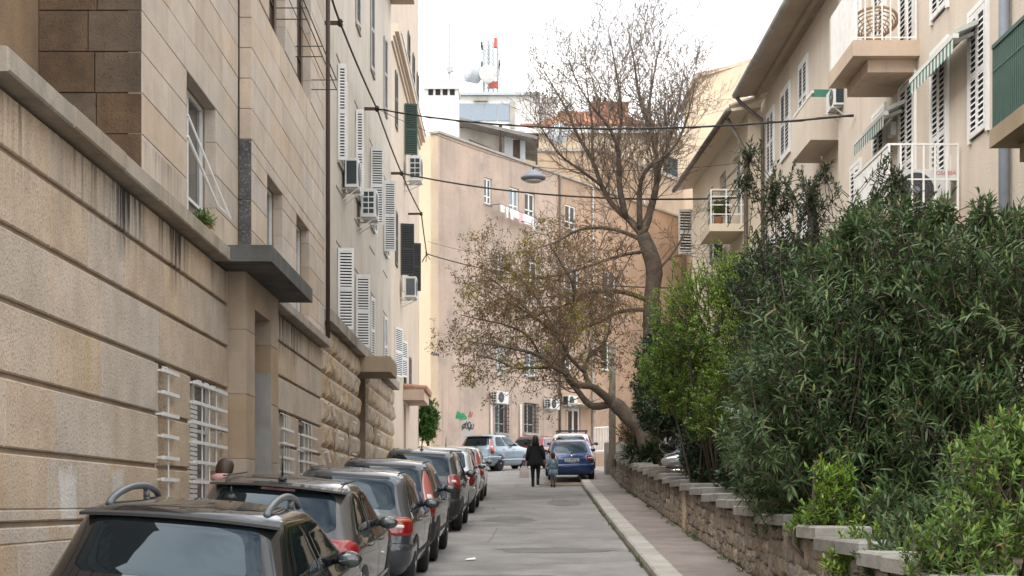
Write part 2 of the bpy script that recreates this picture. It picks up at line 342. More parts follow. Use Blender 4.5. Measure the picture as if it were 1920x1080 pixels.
paint('paint_char', (.04,.042,.045), .4); paint('paint_silver', (.42,.43,.43), .6); paint('paint_pearl', (.55,.55,.54), .4); paint('paint_bluegrey', (.25,.32,.37), .4)
paint('paint_red', (.22,.012,.022), .2); paint('paint_blue', (.013,.045,.14), .3); paint('paint_white', (.66,.66,.63), .1); paint('paint_darkblue', (.045,.065,.09), .3)
plain('tyre', (.02,.02,.021), .85); plain('rim', (.38,.38,.39), .35, .8); plain('chrome', (.62,.62,.62), .15, 1.0); plain('rail_metal', (.11,.12,.13), .4, .3); plain('plate', (.66,.66,.64), .5); plain('plate_text', (.03,.03,.04), .6)
plain('skin', (.50,.31,.23), .6); plain('hair_black', (.012,.011,.011), .5); plain('hair_brown', (.038,.02,.012), .5); plain('coat_black', (.012,.012,.014), .85); plain('tights', (.018,.018,.02), .8)
plain('denim', (.17,.26,.35), .9); plain('denim_pale', (.40,.48,.52), .9); surf('leggings', (.30,.24,.25), (.12,.11,.13), 25, .9); plain('jacket_pink', (.52,.27,.27), .85); plain('shoe', (.02,.018,.018), .6); plain('bag', (.66,.56,.57), .8)
leafmat('leaf_oleander', (.034,.068,.026), (.100,.158,.058), .45, .25, .28)
leafmat('leaf_privet', (.08,.165,.018), (.20,.32,.04), .42, .38)
leafmat('leaf_olive', (.030,.052,.025), (.075,.105,.05), .42, .2)
leafmat('leaf_bright', (.035,.085,.016), (.095,.165,.03), .42, .3)
leafmat('leaf_dark', (.014,.034,.013), (.042,.078,.030), .42, .22)
leafmat('leaf_fresh', (.06,.125,.024), (.15,.235,.045), .42, .32)
leafmat('leaf_autumn', (.25,.20,.06), (.21,.125,.07), .7, .4, .2)
leafmat('leaf_seed', (.19,.11,.06), (.28,.18,.10), .8, .3, .2)
leafmat('leaf_lime', (.21,.23,.035), (.32,.29,.06), .6, .4, .2)
leafmat('leaf_orange', (.05,.13,.025), (.11,.22,.05), .35, .25)
# ------------------------------------------------------------------ the setting
def strip(name, mat, u0, u1, Y0, Y1, dz, n=60, street=True, nx=1, **kw):
    mb = MB(); ys = np.linspace(Y0, Y1, n + 1)
    us = np.linspace(u0, u1, nx + 1)
    for Y in ys:
        for u in us: mb.v.append((SX(u, Y) if street else u, Y, g(Y) + dz))
    k = nx + 1
    for i in range(n):
        for j in range(nx): mb.f.append((i*k+j, i*k+j+1, (i+1)*k+j+1, (i+1)*k+j))
    return mb.build(name, mat, None, **kw)
strip('ground', 'earth', -150, 150, -40, 400, -.06, 220, False, 12, kind='structure')
strip('road', 'asphalt', -2.6, 1.56, -10, 57, 0, 80, True, 4, kind='structure')
strip('road_junction', 'asphalt', -4.6, 40, 56.9, 110, .004, 60, False, 8, kind='structure')
# left footway with its kerb
def slab_run(name, mat, u0, u1, Y0, Y1, h, **kw):
    mb = MB(); n = 50
    for i in range(n):
        a, b = Y0 + (Y1 - Y0) * i / n, Y0 + (Y1 - Y0) * (i + 1) / n
        mb.hexa([(SX(u0,a),a,g(a)-.1),(SX(u1,a),a,g(a)-.1),(SX(u1,b),b,g(b)-.1),(SX(u0,b),b,g(b)-.1),
                 (SX(u0,a),a,g(a)+h),(SX(u1,a),a,g(a)+h),(SX(u1,b),b,g(b)+h),(SX(u0,b),b,g(b)+h)])
    return mb.build(name, mat, None, **kw)
slab_run('footway', 'pavement', -5.6, -2.45, -5, 75, .115, kind='structure')
slab_run('pavement', 'pavement', 1.842, 2.9, -5, 58, .105, kind='structure')
kerb = thing('kerb', (SX(1.56, 4), 4, g(4)), None, None); tag(kerb, kind='structure')
mesh_cache = {}
def block_mesh(name, sx, sy, sz, c, mat):
    """a dressed block: local X outward, chamfered round its front face"""
    key = (name, round(sx, 3), round(sy, 2), round(sz, 3), c, mat)
    if key in mesh_cache: return mesh_cache[key]
    hx, hy, hz = sx / 2, sy / 2, sz / 2
    def ring(x, i): return [(x, -hy + i, -hz + i), (x, hy - i, -hz + i), (x, hy - i, hz - i), (x, -hy + i, hz - i)]
    v = ring(-hx, 0) + ring(hx - c, 0) + ring(hx, c)
    f = [(3, 2, 1, 0)] + [(i, (i+1) % 4, 4 + (i+1) % 4, 4 + i) for i in range(4)] + [(4+i, 4 + (i+1) % 4, 8 + (i+1) % 4, 8 + i) for i in range(4)] + [(8, 9, 10, 11)]
    me = bpy.data.meshes.new(name); me.from_pydata(v, [], f); me.materials.append(M[mat]); mesh_cache[key] = me
    return me
Y = 5.0
while Y < 57:
    ln = 1.02
    mb = MB(); a, b = Y + .006, Y + ln - .006
    j = random.uniform(-.006, .006); h = .118 + random.uniform(-.005, .005)
    for (u0, u1, z1) in ((1.545 + j, 1.842 + j, h),):
        c = .025
        rings = []
        for yy in (a, b):
            rings.append([(SX(u0, yy), yy, g(yy) - .1), (SX(u0, yy), yy, g(yy) + z1 - c), (SX(u0 + c, yy), yy, g(yy) + z1), (SX(u1, yy), yy, g(yy) + z1), (SX(u1, yy), yy, g(yy) - .1)])
        mb.loft(rings)
    mb.build('kerb_stone', 'kerb', kerb); Y += ln
mb = MB()
for i in range(60):
    a = 5 + i * .87; b = a + .87
    mb.add([(SX(1.50,a),a,g(a)+.005),(SX(1.56,a),a,g(a)+.012),(SX(1.56,b),b,g(b)+.012),(SX(1.50,b),b,g(b)+.005)], [(0,1,2,3)])
mb.build('kerb_joint', 'soil', kerb)

# cracks and patches in the road surface, thin raised bitumen and worn hollows
def ribbon(pts, w, dz=.006):
    mb = MB()
    for i, (u, Y) in enumerate(pts):
        d = Vector((pts[min(i+1,len(pts)-1)][0]-pts[max(i-1,0)][0], pts[min(i+1,len(pts)-1)][1]-pts[max(i-1,0)][1])); d.normalize()
        nx, ny = -d.y * w * random.uniform(.5, 1.2), d.x * w * random.uniform(.5, 1.2)
        mb.v += [(SX(u+nx, Y+ny), Y+ny, g(Y+ny)+dz), (SX(u-nx, Y-ny), Y-ny, g(Y-ny)+dz)]
    for i in range(len(pts) - 1): mb.f.append((2*i, 2*i+1, 2*i+3, 2*i+2))
    return mb
surf('bitumen', (.085,.08,.076), (.13,.125,.12), 3, .9, bump=.3)
surf('asphalt_patch', (.20,.195,.185), (.155,.15,.143), 1.2, .93, speck=.4, speck_c=(.1,.1,.1), speck_s=70, grime=.4, grime_c=(.12,.115,.11), bump=.4, bump_s=60)
road = bpy.data.objects['road']
for k in range(52):
    Y0 = 13 + 39 * random.random() ** 1.6; u0 = random.uniform(-1.3, 1.2); pts = []; horiz = random.random() < .9
    for i in range(random.randint(5, 11)):
        pts.append((u0, Y0)); u0 += random.uniform(.10, .30) if horiz else random.uniform(-.03, .03); Y0 += random.uniform(-.07, .07) if horiz else random.uniform(.15, .5)
        if u0 > 1.4: break
    if len(pts) > 2: ribbon(pts, random.uniform(.006, .020)).build('crack', 'bitumen', road)
for (u, Y, ru, ry) in ((-.35, 19.6, .85, .7), (.2, 24.5, 1.0, .55), (-.6, 33, .6, 1.2), (.7, 40, .5, 1.5), (-.2, 15.6, .5, .6)):
    mb = MB(); n = 22; mb.v.append((SX(u, Y), Y, g(Y) + .005))
    for i in range(n):
        a = 2 * math.pi * i / n; q = random.uniform(.75, 1.15); uu, yy = u + ru * q * math.cos(a), Y + ry * q * math.sin(a)
        mb.v.append((SX(uu, yy), yy, g(yy) + .004))
    mb.f = [(0, 1 + i, 1 + (i + 1) % n) for i in range(n)]
    mb.build('road_patch', 'asphalt_patch', road)

# ------------------------------------------------------------------ garden wall on the right
def wall_h(Y): return .88
rwall = thing('garden_wall', (SX(2.75, 8), 8, g(8)), 'low rubble stone garden wall with stepped coping slabs beside the pavement', 'wall')
mb = MB(); N = 60
for i in range(N):
    a = 6 + (57.5 - 6) * i / N; b = 6 + (57.5 - 6) * (i + 1) / N
    mb.hexa([(SX(2.76,a),a,g(a)-.2),(SX(3.2,a),a,g(a)-.2),(SX(3.2,b),b,g(b)-.2),(SX(2.76,b),b,g(b)-.2),
             (SX(2.76,a),a,g(a)+.72),(SX(3.2,a),a,g(a)+.72),(SX(3.2,b),b,g(b)+.72),(SX(2.76,b),b,g(b)+.72)])
mb.build('mortar_core', 'rubble_mortar', rwall)
def stone_variant():
    pts = []
    for k in range(10):
        a = 2 * math.pi * (k + .5) / 10; c, s_ = math.cos(a), math.sin(a); q = .5 / max(abs(c), abs(s_)) * .82 + .5 * .18
        q *= random.uniform(.90, 1.05); pts.append((c * q, s_ * q))
    v = [(.0, p[0], p[1]) for p in pts] + [(random.uniform(.45, .7), p[0] * .96, p[1] * .96) for p in pts] + [(random.uniform(.6, 1.1), p[0] * (q_ := random.uniform(.62, .84)), p[1] * q_) for p in pts] + [(random.uniform(.6, 1.2), random.uniform(-.1,.1), random.uniform(-.1,.1))]
    f = []
    for r_ in (0, 10):
        for k in range(10): f.append((r_ + k, r_ + (k+1) % 10, r_ + 10 + (k+1) % 10, r_ + 10 + k))
    for k in range(10): f.append((20 + k, 20 + (k+1) % 10, 30))
    me = bpy.data.meshes.new('stone'); me.from_pydata(v, [], f); me.materials.append(M['rubble'])
    return me
SV = [stone_variant() for _ in range(14)]
far = MB(); cnt = 0
rot180 = Matrix.Rotation(math.pi, 3, 'Z')
Y = 8.2
cells = []
while Y < 57.3:
    colw = random.uniform(.75, 1.1); z = .02
    while z < .70:
        hh = min(random.uniform(.13, .25), .74 - z)
        if .74 - z - hh < .1: hh = .74 - z
        y = Y
        while y < Y + colw - .02:
            ww = random.uniform(.16, .42)
            if Y + colw - y - ww < .13: ww = Y + colw - y
            cells.append((y + ww / 2 + random.uniform(-.03, .03), z + hh / 2 + random.uniform(-.02, .02), ww * 1.02, hh * 1.02)); y += ww
        z += hh
    Y += colw
cells.sort()
for (y, z, w_, h_) in cells:
    dep = random.uniform(.025, .06)
    me = random.choice(SV)
    if cnt < 295 and y > 10.5:
        o = inst('stone', me, rwall, (SX(2.765, y), y, g(y) + .1 + z), rot180, (dep, w_, h_)); o.rotation_euler.x = random.uniform(-.12, .12); cnt += 1
    elif y > 10.5:
        vs_ = [(SX(2.765, y) - v.co.x * dep, y - v.co.y * w_, g(y) + .1 + z + v.co.z * h_) for v in me.vertices]
        far.add(vs_, [tuple(p.vertices) for p in me.polygons])
far.build('stonework', 'rubble', rwall, False, kind='stuff')
# coping: level slabs that step down towards the viewer
Y = 8.4
while Y < 57:
    ln = random.uniform(1.75, 2.1); zt = g(Y + ln * .55) + .1 + .78 + random.uniform(-.01, .01); th = .125
    for k in range(2):
        a, b = Y + ln * k / 2, Y + ln * (k + 1) / 2
        ov = random.uniform(.04, .08)
        me = block_mesh('coping_slab', th, ln / 2 - .012, .54, .02, 'coping')
        o = inst('coping_slab', me, rwall, (SX(2.97 - ov, (a+b)/2), (a+b)/2, zt + .06 + random.uniform(-.006, .006)), Matrix.Rotation(-math.pi/2, 3, 'Y'))
        o.rotation_euler.rotate_axis('X', random.uniform(-.012, .012))
    mb = MB(); a, b = Y, Y + ln
    mb.hexa([(SX(2.79,a),a+.01,g(a)+.6),(SX(3.19,a),a+.01,g(a)+.6),(SX(3.19,b),b-.01,g(b)+.6),(SX(2.79,b),b-.01,g(b)+.6),
             (SX(2.79,a),a+.01,zt-.003),(SX(3.19,a),a+.01,zt-.003),(SX(3.19,b),b-.01,zt-.003),(SX(2.79,b),b-.01,zt-.003)])
    mb.build('wall_bed', 'rubble_mortar', rwall)
    Y += ln
# stone pier in the wall where a down pipe leaves
mb = MB(); Yp = 27.6; xp = SX(2.70, Yp); mb.box(xp, Yp - .2, g(Yp), xp + .2, Yp + .2, g(Yp) + .93); mb.build('pier', 'rustic', rwall)
# raised garden behind the wall
def garden_z(Y): return g(Y) + .62
mb = MB(); n = 60
for i in range(n + 1):
    Yy = 4 + 56 * i / n
    for X_ in (SX(3.15, Yy), 4.6, 7.6, 30): mb.v.append((X_, Yy, garden_z(Yy) + (0 if X_ < 4 else .12)))
for i in range(n):
    for j in range(3): mb.f.append((i*4+j, i*4+j+1, (i+1)*4+j+1, (i+1)*4+j))
mb.build('garden_ground', 'soil', None, kind='structure')
# stone steps and landing in the garden, next to the wall
gs = thing('garden_steps', (3.6, 31, garden_z(31)), 'pale stone landing slabs behind the low wall by the scooter', 'steps')
for (y0, y1, x0, x1, dz) in ((33.0, 36.3, 3.62, 5.3, .02), (36.3, 41, 3.7, 5.6, .06)):
    MB().box(x0, y0, garden_z(y0) - .3, x1, y1, garden_z(y0) + dz).build('step', 'coping', gs)

# ------------------------------------------------------------------ facade tools
class Fr:
    def __init__(s, O, t, n): s.O, s.t, s.n = Vector((*O, 0)), Vector((*t, 0)).normalized(), Vector((*n, 0)).normalized()
    def pt(s, a, z, d=0): v = s.O + s.t * a + s.n * d; return Vector((v.x, v.y, z))
    def mtx(s): return Matrix((s.n, s.t, Vector((0, 0, 1)))).transposed()
    def box(s, mb, a0, a1, z0, z1, d0, d1):
        return mb.hexa([s.pt(a0,z0,d0), s.pt(a1,z0,d0), s.pt(a1,z0,d1), s.pt(a0,z0,d1), s.pt(a0,z1,d0), s.pt(a1,z1,d0), s.pt(a1,z1,d1), s.pt(a0,z1,d1)])
def rects(a0, a1, z0, z1, ops):
    zs = sorted({z0, z1} | {min(max(o[k], z0), z1) for o in ops for k in (2, 3)}); out = []
    for i in range(len(zs) - 1):
        zl, zh = zs[i], zs[i+1]
        if zh - zl < 1e-4: continue
        zm = (zl + zh) / 2; cur = a0
        for o in sorted(o for o in ops if o[2] < zm < o[3]):
            if o[0] > cur: out.append((cur, min(o[0], a1), zl, zh))
            cur = max(cur, o[1])
        if cur < a1: out.append((cur, a1, zl, zh))
    return out
def wall(fr, a0, a1, z0, z1, ops, mat, parent, th=.35, name='wall', grow=0, d=0):
    mb = MB()
    ops2 = [(o[0]-grow, o[1]+grow, o[2]-grow, o[3]+grow) for o in ops]
    for r_ in rects(a0, a1, z0, z1, ops2): fr.box(mb, *r_, d - th, d)
    return mb.build(name, mat, parent)
def courses(fr, a0, a1, zs, ops, parent, mat, dep=.15, groove=.0, joint=.004, cham=.01, lmin=1.0, lmax=1.7, name='stone_block', jit=.004, skip=None):
    cnt = 0
    for ci in range(len(zs) - 1):
        zl, zh = zs[ci] + groove / 2, zs[ci+1] - groove / 2
        for (b0, b1, y0, y1) in rects(a0, a1, zl, zh, ops):
            hgt = y1 - y0
            if hgt < .04: continue
            L_ = b1 - b0; n = max(1, round(L_ / random.uniform(lmin, lmax)))
            cuts = [b0] + [b0 + L_ * (i + random.uniform(-.18, .18)) / n for i in range(1, n)] + [b1]
            for i in range(n):
                c0, c1 = round(cuts[i], 2), round(cuts[i+1], 2)
                if i == 0: c0 = b0
                if i == n - 1: c1 = b1
                if c1 - c0 < .05: continue
                me = block_mesh(name, dep, c1 - c0 - joint, hgt - (0 if groove else joint), cham, mat)
                inst(name, me, parent, fr.pt((c0 + c1) / 2, (y0 + y1) / 2, -dep / 2 + random.uniform(-jit, jit)), fr.mtx()); cnt += 1
    return cnt
def window(fr, a0, a1, z0, z1, parent, d=-.2, fmat='white_paint', pmat='pane', mull=1, trans=1, sill=None, fw=.06, curtain=False):
    mb = MB(); t = .05
    fr.box(mb, a0, a0+fw, z0, z1, d-t, d); fr.box(mb, a1-fw, a1, z0, z1, d-t, d); fr.box(mb, a0+fw, a1-fw, z0, z0+fw, d-t, d); fr.box(mb, a0+fw, a1-fw, z1-fw, z1, d-t, d)
    for k in range(mull): c = a0 + (a1-a0)*(k+1)/(mull+1); fr.box(mb, c-fw*.6, c+fw*.6, z0+fw, z1-fw, d-t+.002, d-.002)
    for k in range(trans): c = z0 + (z1-z0)*(.3 if trans == 1 else (k+1)/(trans+1)); fr.box(mb, a0+fw, a1-fw, c-fw*.4, c+fw*.4, d-t+.004, d-.004)
    w = mb.build('window', fmat, parent)
    p = MB(); fr.box(p, a0+fw*.5, a1-fw*.5, z0+fw*.5, z1-fw*.5, d-t-.012, d-t+.012); p.build('pane', pmat, w)
    if curtain:
        p = MB(); fr.box(p, a0+fw, a0+(a1-a0)*.45, z0+fw, z1-fw, d-t+.013, d-t+.02); p.build('curtain', 'cloth_white', w)
    if sill:
        p = MB(); fr.box(p, a0-.06, a1+.06, z0-.07, z0-.002, d, .06); p.build('sill', sill, w)
    return w
def leaf(parent, hinge, dirv, w, z0, z1, mat, n_sl=None, split=2, name='shutter', back='slat_shade', th=.035, fw=.055, pitch=.075):
    """a louvred shutter leaf that starts at hinge and runs along dirv"""
    h = Vector((hinge[0], hinge[1], 0)); t = Vector((dirv[0], dirv[1], 0)).normalized(); nn = Vector((t.y, -t.x, 0))
    fr = Fr((h.x, h.y), (t.x, t.y), (nn.x, nn.y)); mb = MB()
    for a in (0, w - fw): fr.box(mb, a, a + fw, z0, z1, -th/2, th/2)
    H = z1 - z0
    for k in range(split + 1):
        c = z0 + (H - .09) * k / split; fr.box(mb, fw, w - fw, c, c + .09, -th/2 + .002, th/2 - .002)
    o = mb.build(name, mat, parent)
    sl_ = MB(); z = z0 + .12
    while z < z1 - .12:
        for sgn in (1,):
            sl_.hexa([fr.pt(fw, z, th*.55), fr.pt(w-fw, z, th*.55), fr.pt(w-fw, z+.035, -th*.1), fr.pt(fw, z+.035, -th*.1),
                      fr.pt(fw, z+.012, th*.55), fr.pt(w-fw, z+.012, th*.55), fr.pt(w-fw, z+.047, -th*.1), fr.pt(fw, z+.047, -th*.1)])
            sl_.hexa([fr.pt(fw, z, -th*.55), fr.pt(w-fw, z, -th*.55), fr.pt(w-fw, z+.03, -th*.12), fr.pt(fw, z+.03, -th*.12),
                      fr.pt(fw, z+.012, -th*.55), fr.pt(w-fw, z+.012, -th*.55), fr.pt(w-fw, z+.042, -th*.12), fr.pt(fw, z+.042, -th*.12)])
        z += pitch
    sl_.build('slats', mat, o, kind='stuff')
    b = MB(); fr.box(b, fw*.8, w-fw*.8, z0+.05, z1-.05, -.004, -.001); b.build('shade_board', back, o)  # dark sheet that puts the shade between the slats into colour
    return o
def railing(parent, pts, z0, h, mat, spacing=.11, r=.011, rails=(0.06, 1.0), name='railing', post=.02, cap=.03):
    mb = MB()
    for i in range(len(pts) - 1):
        a, b = Vector((*pts[i], 0)), Vector((*pts[i+1], 0)); n = max(1, int((b - a).length / spacing))
        for q in rails: mb.bar(a + Vector((0, 0, z0 + h*q)), b + Vector((0, 0, z0 + h*q)), cap if q == max(rails) else .022, .03 if q == max(rails) else .022)
        for k in range(n + 1):
            p = a.lerp(b, k / n); mb.bar(p + Vector((0, 0, z0 + .02)), p + Vector((0, 0, z0 + h)), 2*r, 2*r)
    return mb.build(name, mat, parent)

# ------------------------------------------------------------------ house on the left, dressed stone
XL = -4.3
hA = thing('stone_house', (XL, 16, g(16)), 'stone-clad house with grooved pale base and dark slab canopy along the footway', 'building')
fA = Fr((XL, 0), (0, 1), (1, 0)); XU1, XU2 = -4.45, -4.23
fU1, fU2 = Fr((XU1, 0), (0, 1), (1, 0)), Fr((XU2, 0), (0, 1), (1, 0))
yl = lambda x, X=XL: YX(x, X)
YA1 = yl(603)                                       # end of the stone house
GR = [4.955 - .637 * k for k in range(7)]           # groove heights of the base
opsA = [(yl(297), yl(317), 1.6, GR[2]), (yl(357), yl(411), 1.6, GR[2]), (yl(523), yl(541), 1.9, GR[2]), (yl(560), yl(586), 1.9, GR[2])]
YP0, YP1 = yl(428), YX(522, -4.03)                  # the portal
YD0, YD1 = YX(478, -4.03), YX(508, -4.03)
opsP = opsA + [(YP0, YP1, -1, 5.6)]
wall(fA, 5, YA1, -.5, 5.46, opsP, 'mortar', hA, .4, 'wall_core', grow=.015, d=-.042)
courses(fA, 5, YA1 - .005, [GR[6], GR[5], GR[4], GR[3], GR[2], GR[1], GR[0], 5.478], opsP, hA, 'stone_base', dep=.2, groove=.05, cham=.014, lmin=1.5, lmax=2.3, jit=.002, joint=.001)
for (a0, a1, z0, z1) in opsA:
    wd = a1 - a0
    window(fA, a0 + .003, a1 - .003, z0, z1 - .003, hA, d=-.16, pmat='pane', mull=1 if wd > 1 else 0, trans=2, fmat='pipe_white')
    if wd > 1.2:
        p = MB(); q0, q1 = a0 + .1, a0 + wd * .55
        z = z0 + .05
        while z < z1 - .3: fA.box(p, q0, q1, z, z + .05, -.155, -.135); z += .065
        p.build('roller_blind', 'shutter_white', hA)
    gr = MB()
    z = z0 + .12
    while z < z1 - .1:
        gr.box(XL + .055, a0 - .08, z - .022, XL + .085, a1 + .22, z + .022)
        for yy in (a0 - .05, a1 + .19): gr.box(XL - .02, yy - .012, z - .012, XL + .055, yy + .012, z + .012)
        z += .265
    nv = 3 if wd > 1 else 1
    for k in range(nv):
        yy = a0 + wd * (k + 1) / (nv + 1) + .05
        gr.tube([(XL + .045, yy, z0), (XL + .045, yy, z1 - .12), (XL + .03, yy - .02, z1 - .05), (XL - .03, yy - .03, z1 - .035)], .011, 6)
    gr.build('window_grille', 'bar_white', hA)
# the ledge
LT, LB = 5.69, 5.482
def ledge_run(Y0, Y1, zt, zb, xo, ln=1.7):
    y = Y0
    while y < Y1 - .05:
        e = min(y + ln * random.uniform(.85, 1.15), Y1)
        if Y1 - e < .4: e = Y1
        me = block_mesh('ledge_stone', .55, round(e - y, 2) - .006, zt - zb, .018, 'ledge')
        inst('ledge_stone', me, hA, (xo - .275 + random.uniform(-.004, .004), (y + e) / 2, (zt + zb) / 2 + random.uniform(-.003, .003))); y = e
YE = YX(17, -4.1)
ledge_run(YE, YP0 - .22, LT, LB, -4.1); ledge_run(YX(523, -3.5) - .3, YA1 - .01, LT - .02, LB, -4.1)
MB().box(-6.5, 5, 5.36, -4.42, YX(262, XU1) - .01, 5.47).build('terrace_floor', 'concrete', hA)
# upper walls
YC = YX(266, XU1)                                   # corner beside the terrace
YJ = YX(447, XU1)
ZU = [5.70] + [5.905 + .495 * k for k in range(0, 20)]
opU1 = [(YX(350, XU1), YX(405, XU1), 5.70, 7.885), (YX(350, XU1), YX(405, XU1), 10.35, 12.6)]
zt2 = ZH(325, YX(501, XU2))
opU2 = [(YX(501, XU2), YX(530, XU2), 5.7, zt2), (YX(556, XU2), YX(580, XU2), 5.7, zt2),
        (YX(505, XU2), YX(535, XU2), ZH(40, YX(505, XU2)), 13.2), (YX(557, XU2), YX(583, XU2), ZH(140, YX(557, XU2)), 13.2)]
wall(fU1, YC + .2, YJ, 5.70, 15.5, opU1, 'mortar', hA, .5, 'upper_core', grow=.015, d=-.012)
wall(fU2, YJ + .2, YA1 - .02, 5.70, 15.5, opU2, 'mortar', hA, .5, 'upper_core', grow=.015, d=-.012)
courses(fU1, YC + .002, YJ - .03, ZU, opU1, hA, 'stone_upper', dep=.17, joint=.008, cham=.006, lmin=1.2, lmax=2.0, jit=.003)
courses(fU2, YJ, YA1 - .02, ZU, opU2, hA, 'stone_upper', dep=.17, joint=.008, cham=.006, lmin=1.2, lmax=2.0, jit=.003)
for i, (a0, a1, z0, z1) in enumerate(opU1): window(fU1, a0+.003, a1-.003, z0, z1-.003, hA, d=-.2, mull=1, trans=1)
for i, (a0, a1, z0, z1) in enumerate(opU2): window(fU2, a0+.003, a1-.003, z0, z1-.003, hA, d=-.2, mull=1, trans=1, fmat='white_paint' if i < 2 else 'shutter_brown', pmat='pane' if i < 2 else 'shutter_brown')
# return of the wall where the second bay steps forward, its foot black with damp
fJ = Fr((0, YJ), (1, 0), (0, -1))
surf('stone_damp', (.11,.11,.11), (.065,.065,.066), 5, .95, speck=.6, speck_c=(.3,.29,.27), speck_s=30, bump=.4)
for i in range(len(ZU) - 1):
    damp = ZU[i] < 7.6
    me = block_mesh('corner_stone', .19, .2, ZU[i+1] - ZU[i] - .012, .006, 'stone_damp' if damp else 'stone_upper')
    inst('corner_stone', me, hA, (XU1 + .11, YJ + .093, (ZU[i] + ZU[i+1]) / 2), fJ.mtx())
MB().tube([(XU1 + .012, YJ - .015, 7.7), (XU1 + .012, YJ - .015, 15)], .012, 6).build('lightning_wire', 'bar_dark', hA)
# dark end wall beside the terrace and the recessed wall behind
fE = Fr((0, YC), (1, 0), (0, -1)); XR_ = -(960 - 72) / FPX * YC
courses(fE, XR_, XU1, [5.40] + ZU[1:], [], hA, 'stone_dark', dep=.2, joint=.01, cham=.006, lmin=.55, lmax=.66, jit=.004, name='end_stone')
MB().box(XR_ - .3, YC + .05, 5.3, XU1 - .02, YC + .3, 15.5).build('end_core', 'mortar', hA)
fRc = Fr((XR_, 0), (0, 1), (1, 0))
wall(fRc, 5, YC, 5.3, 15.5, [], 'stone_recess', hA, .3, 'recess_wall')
# portal: side piers, lintel, recess, canopy
pz = g(YP0)
zdoor = ZH(580, YX(478, -4.03))
for (a, b) in ((YP0, YD0), (YD1, YP1)):
    z = -.3; k = 0
    while z < LB - .02:
        zt = min(z + .98, LB - .003)
        me = block_mesh('portal_stone', .5, round(b - a, 3) - .004, zt - z - .006, .006, 'portal')
        inst('portal_stone', me, hA, (-4.03 - .25, (a + b) / 2, (z + zt) / 2)); z = zt
MB().box(-4.53, YD0 + .002, zdoor, -4.032, YD1 - .002, LB - .006).build('lintel', 'portal', hA)
MB().box(-4.95, YD0 - .3, 0, -4.66, YD1 + .3, LB - .1).build('door_wall', 'portal', hA)
MB().box(-4.66, YD1 + .001, pz, -4.034, YD1 + .12, ZH(700, YD1)).build('reveal_panel', 'portal_grey', hA)
MB().box(-4.6, YD1 - .012, pz, -4.10, YD1 - .002, ZH(745, YD1)).build('painted_dado', 'portal_grey', hA)
MB().box(-4.655, YD0 + .05, pz, -4.6, YD1 - .03, zdoor - .3).build('door', 'door_wood', hA)
YK1 = YX(586, -3.5)
MB().box(-4.6, YX(434, -4.1) - .1, LB + .0, -3.5, YK1, LT + .03).build('canopy', 'canopy_dark', hA)
# clothes rack of thin bars below the upper windows
rk = MB(); ya, yb = YX(540, -3.7), YX(631, -3.7)
for z in (ZH(168, yb), ZH(150, yb)):
    rk.tube([(-3.7, ya, z), (-3.7, yb, z)], .012, 5)
    for q in (0, .33, .66, 1.0): yy = ya + (yb - ya) * q; rk.tube([(-4.25, yy, z), (-3.7, yy, z)], .010, 5)
rk.tube([(-3.95, ya, ZH(150, yb)), (-3.95, yb, ZH(150, yb))], .008, 5)
single('clothes_rack', rk, 'bar_dark', 'thin dark metal clothes rack under the brown-shuttered upper stone window', 'clothes rack', base=(-4.23, (ya+yb)/2, ZH(168, yb)))
# folding arms and rail of an awning frame at the first window, plant on its sill
ar = MB(); w0, w1 = YX(352, XU1), YX(404, XU1)
def pw(x, y, X): Yv = YX(x, X); return (X, Yv, ZH(y, Yv))
ar.tube([pw(352, 215, -4.44), pw(432, 410, -4.06)], .018, 6); ar.tube([pw(352, 255, -4.44), pw(408, 385, -4.2)], .024, 6); ar.tube([pw(408, 385, -4.2), pw(432, 408, -4.06)], .015, 6)
single('awning_arm', ar, 'white_paint', 'white folding awning arm slanting down from the tall stone-framed window', 'awning arm', base=pw(352, 215, -4.44))
# rain pipe at the joint between the houses
single('rain_pipe', MB().tube([(-4.16, YA1 + .02, 5.7), (-4.16, YA1 + .02, 16)], .05, 10), 'iron_rust', 'rusty brown rain pipe between the stone house and the plastered house', 'rain pipe', base=(-4.16, YA1, 5.7), smooth=True)

# ------------------------------------------------------------------ second house: rock-faced base, plaster above
XB = -4.4
hB = thing('plastered_house', (XL, 40, g(40)), 'grey-beige plastered house with rock-faced base and white louvred shutters', 'building')
fB0, fB = Fr((XL, 0), (0, 1), (1, 0)), Fr((XB, 0), (0, 1), (1, 0))
YB0, YB1 = YA1 + .005, YX(733, XB)
yd0, yd1 = yl(673), yl(688)
LBz = ZH(716, YX(733, -4.1))
opB0 = [(yd0, yd1, 0, LBz - .003), (yl(627), yl(632), 1 + .565*2, 1 + .565*5), (yl(653), yl(658), 1 + .565*3, 1 + .565*6), (yl(699), yl(704), 1 + .565*3, 1 + .565*6)]
wall(fB0, YB0, YB1, -.2, LBz, opB0, 'mortar', hB, .5, 'base_core', grow=.015, d=-.05)
MB().box(XL - .5, yd0 - .1, 0, XL - .42, yd1 + .1, LBz).build('door', 'door_wood', hB)
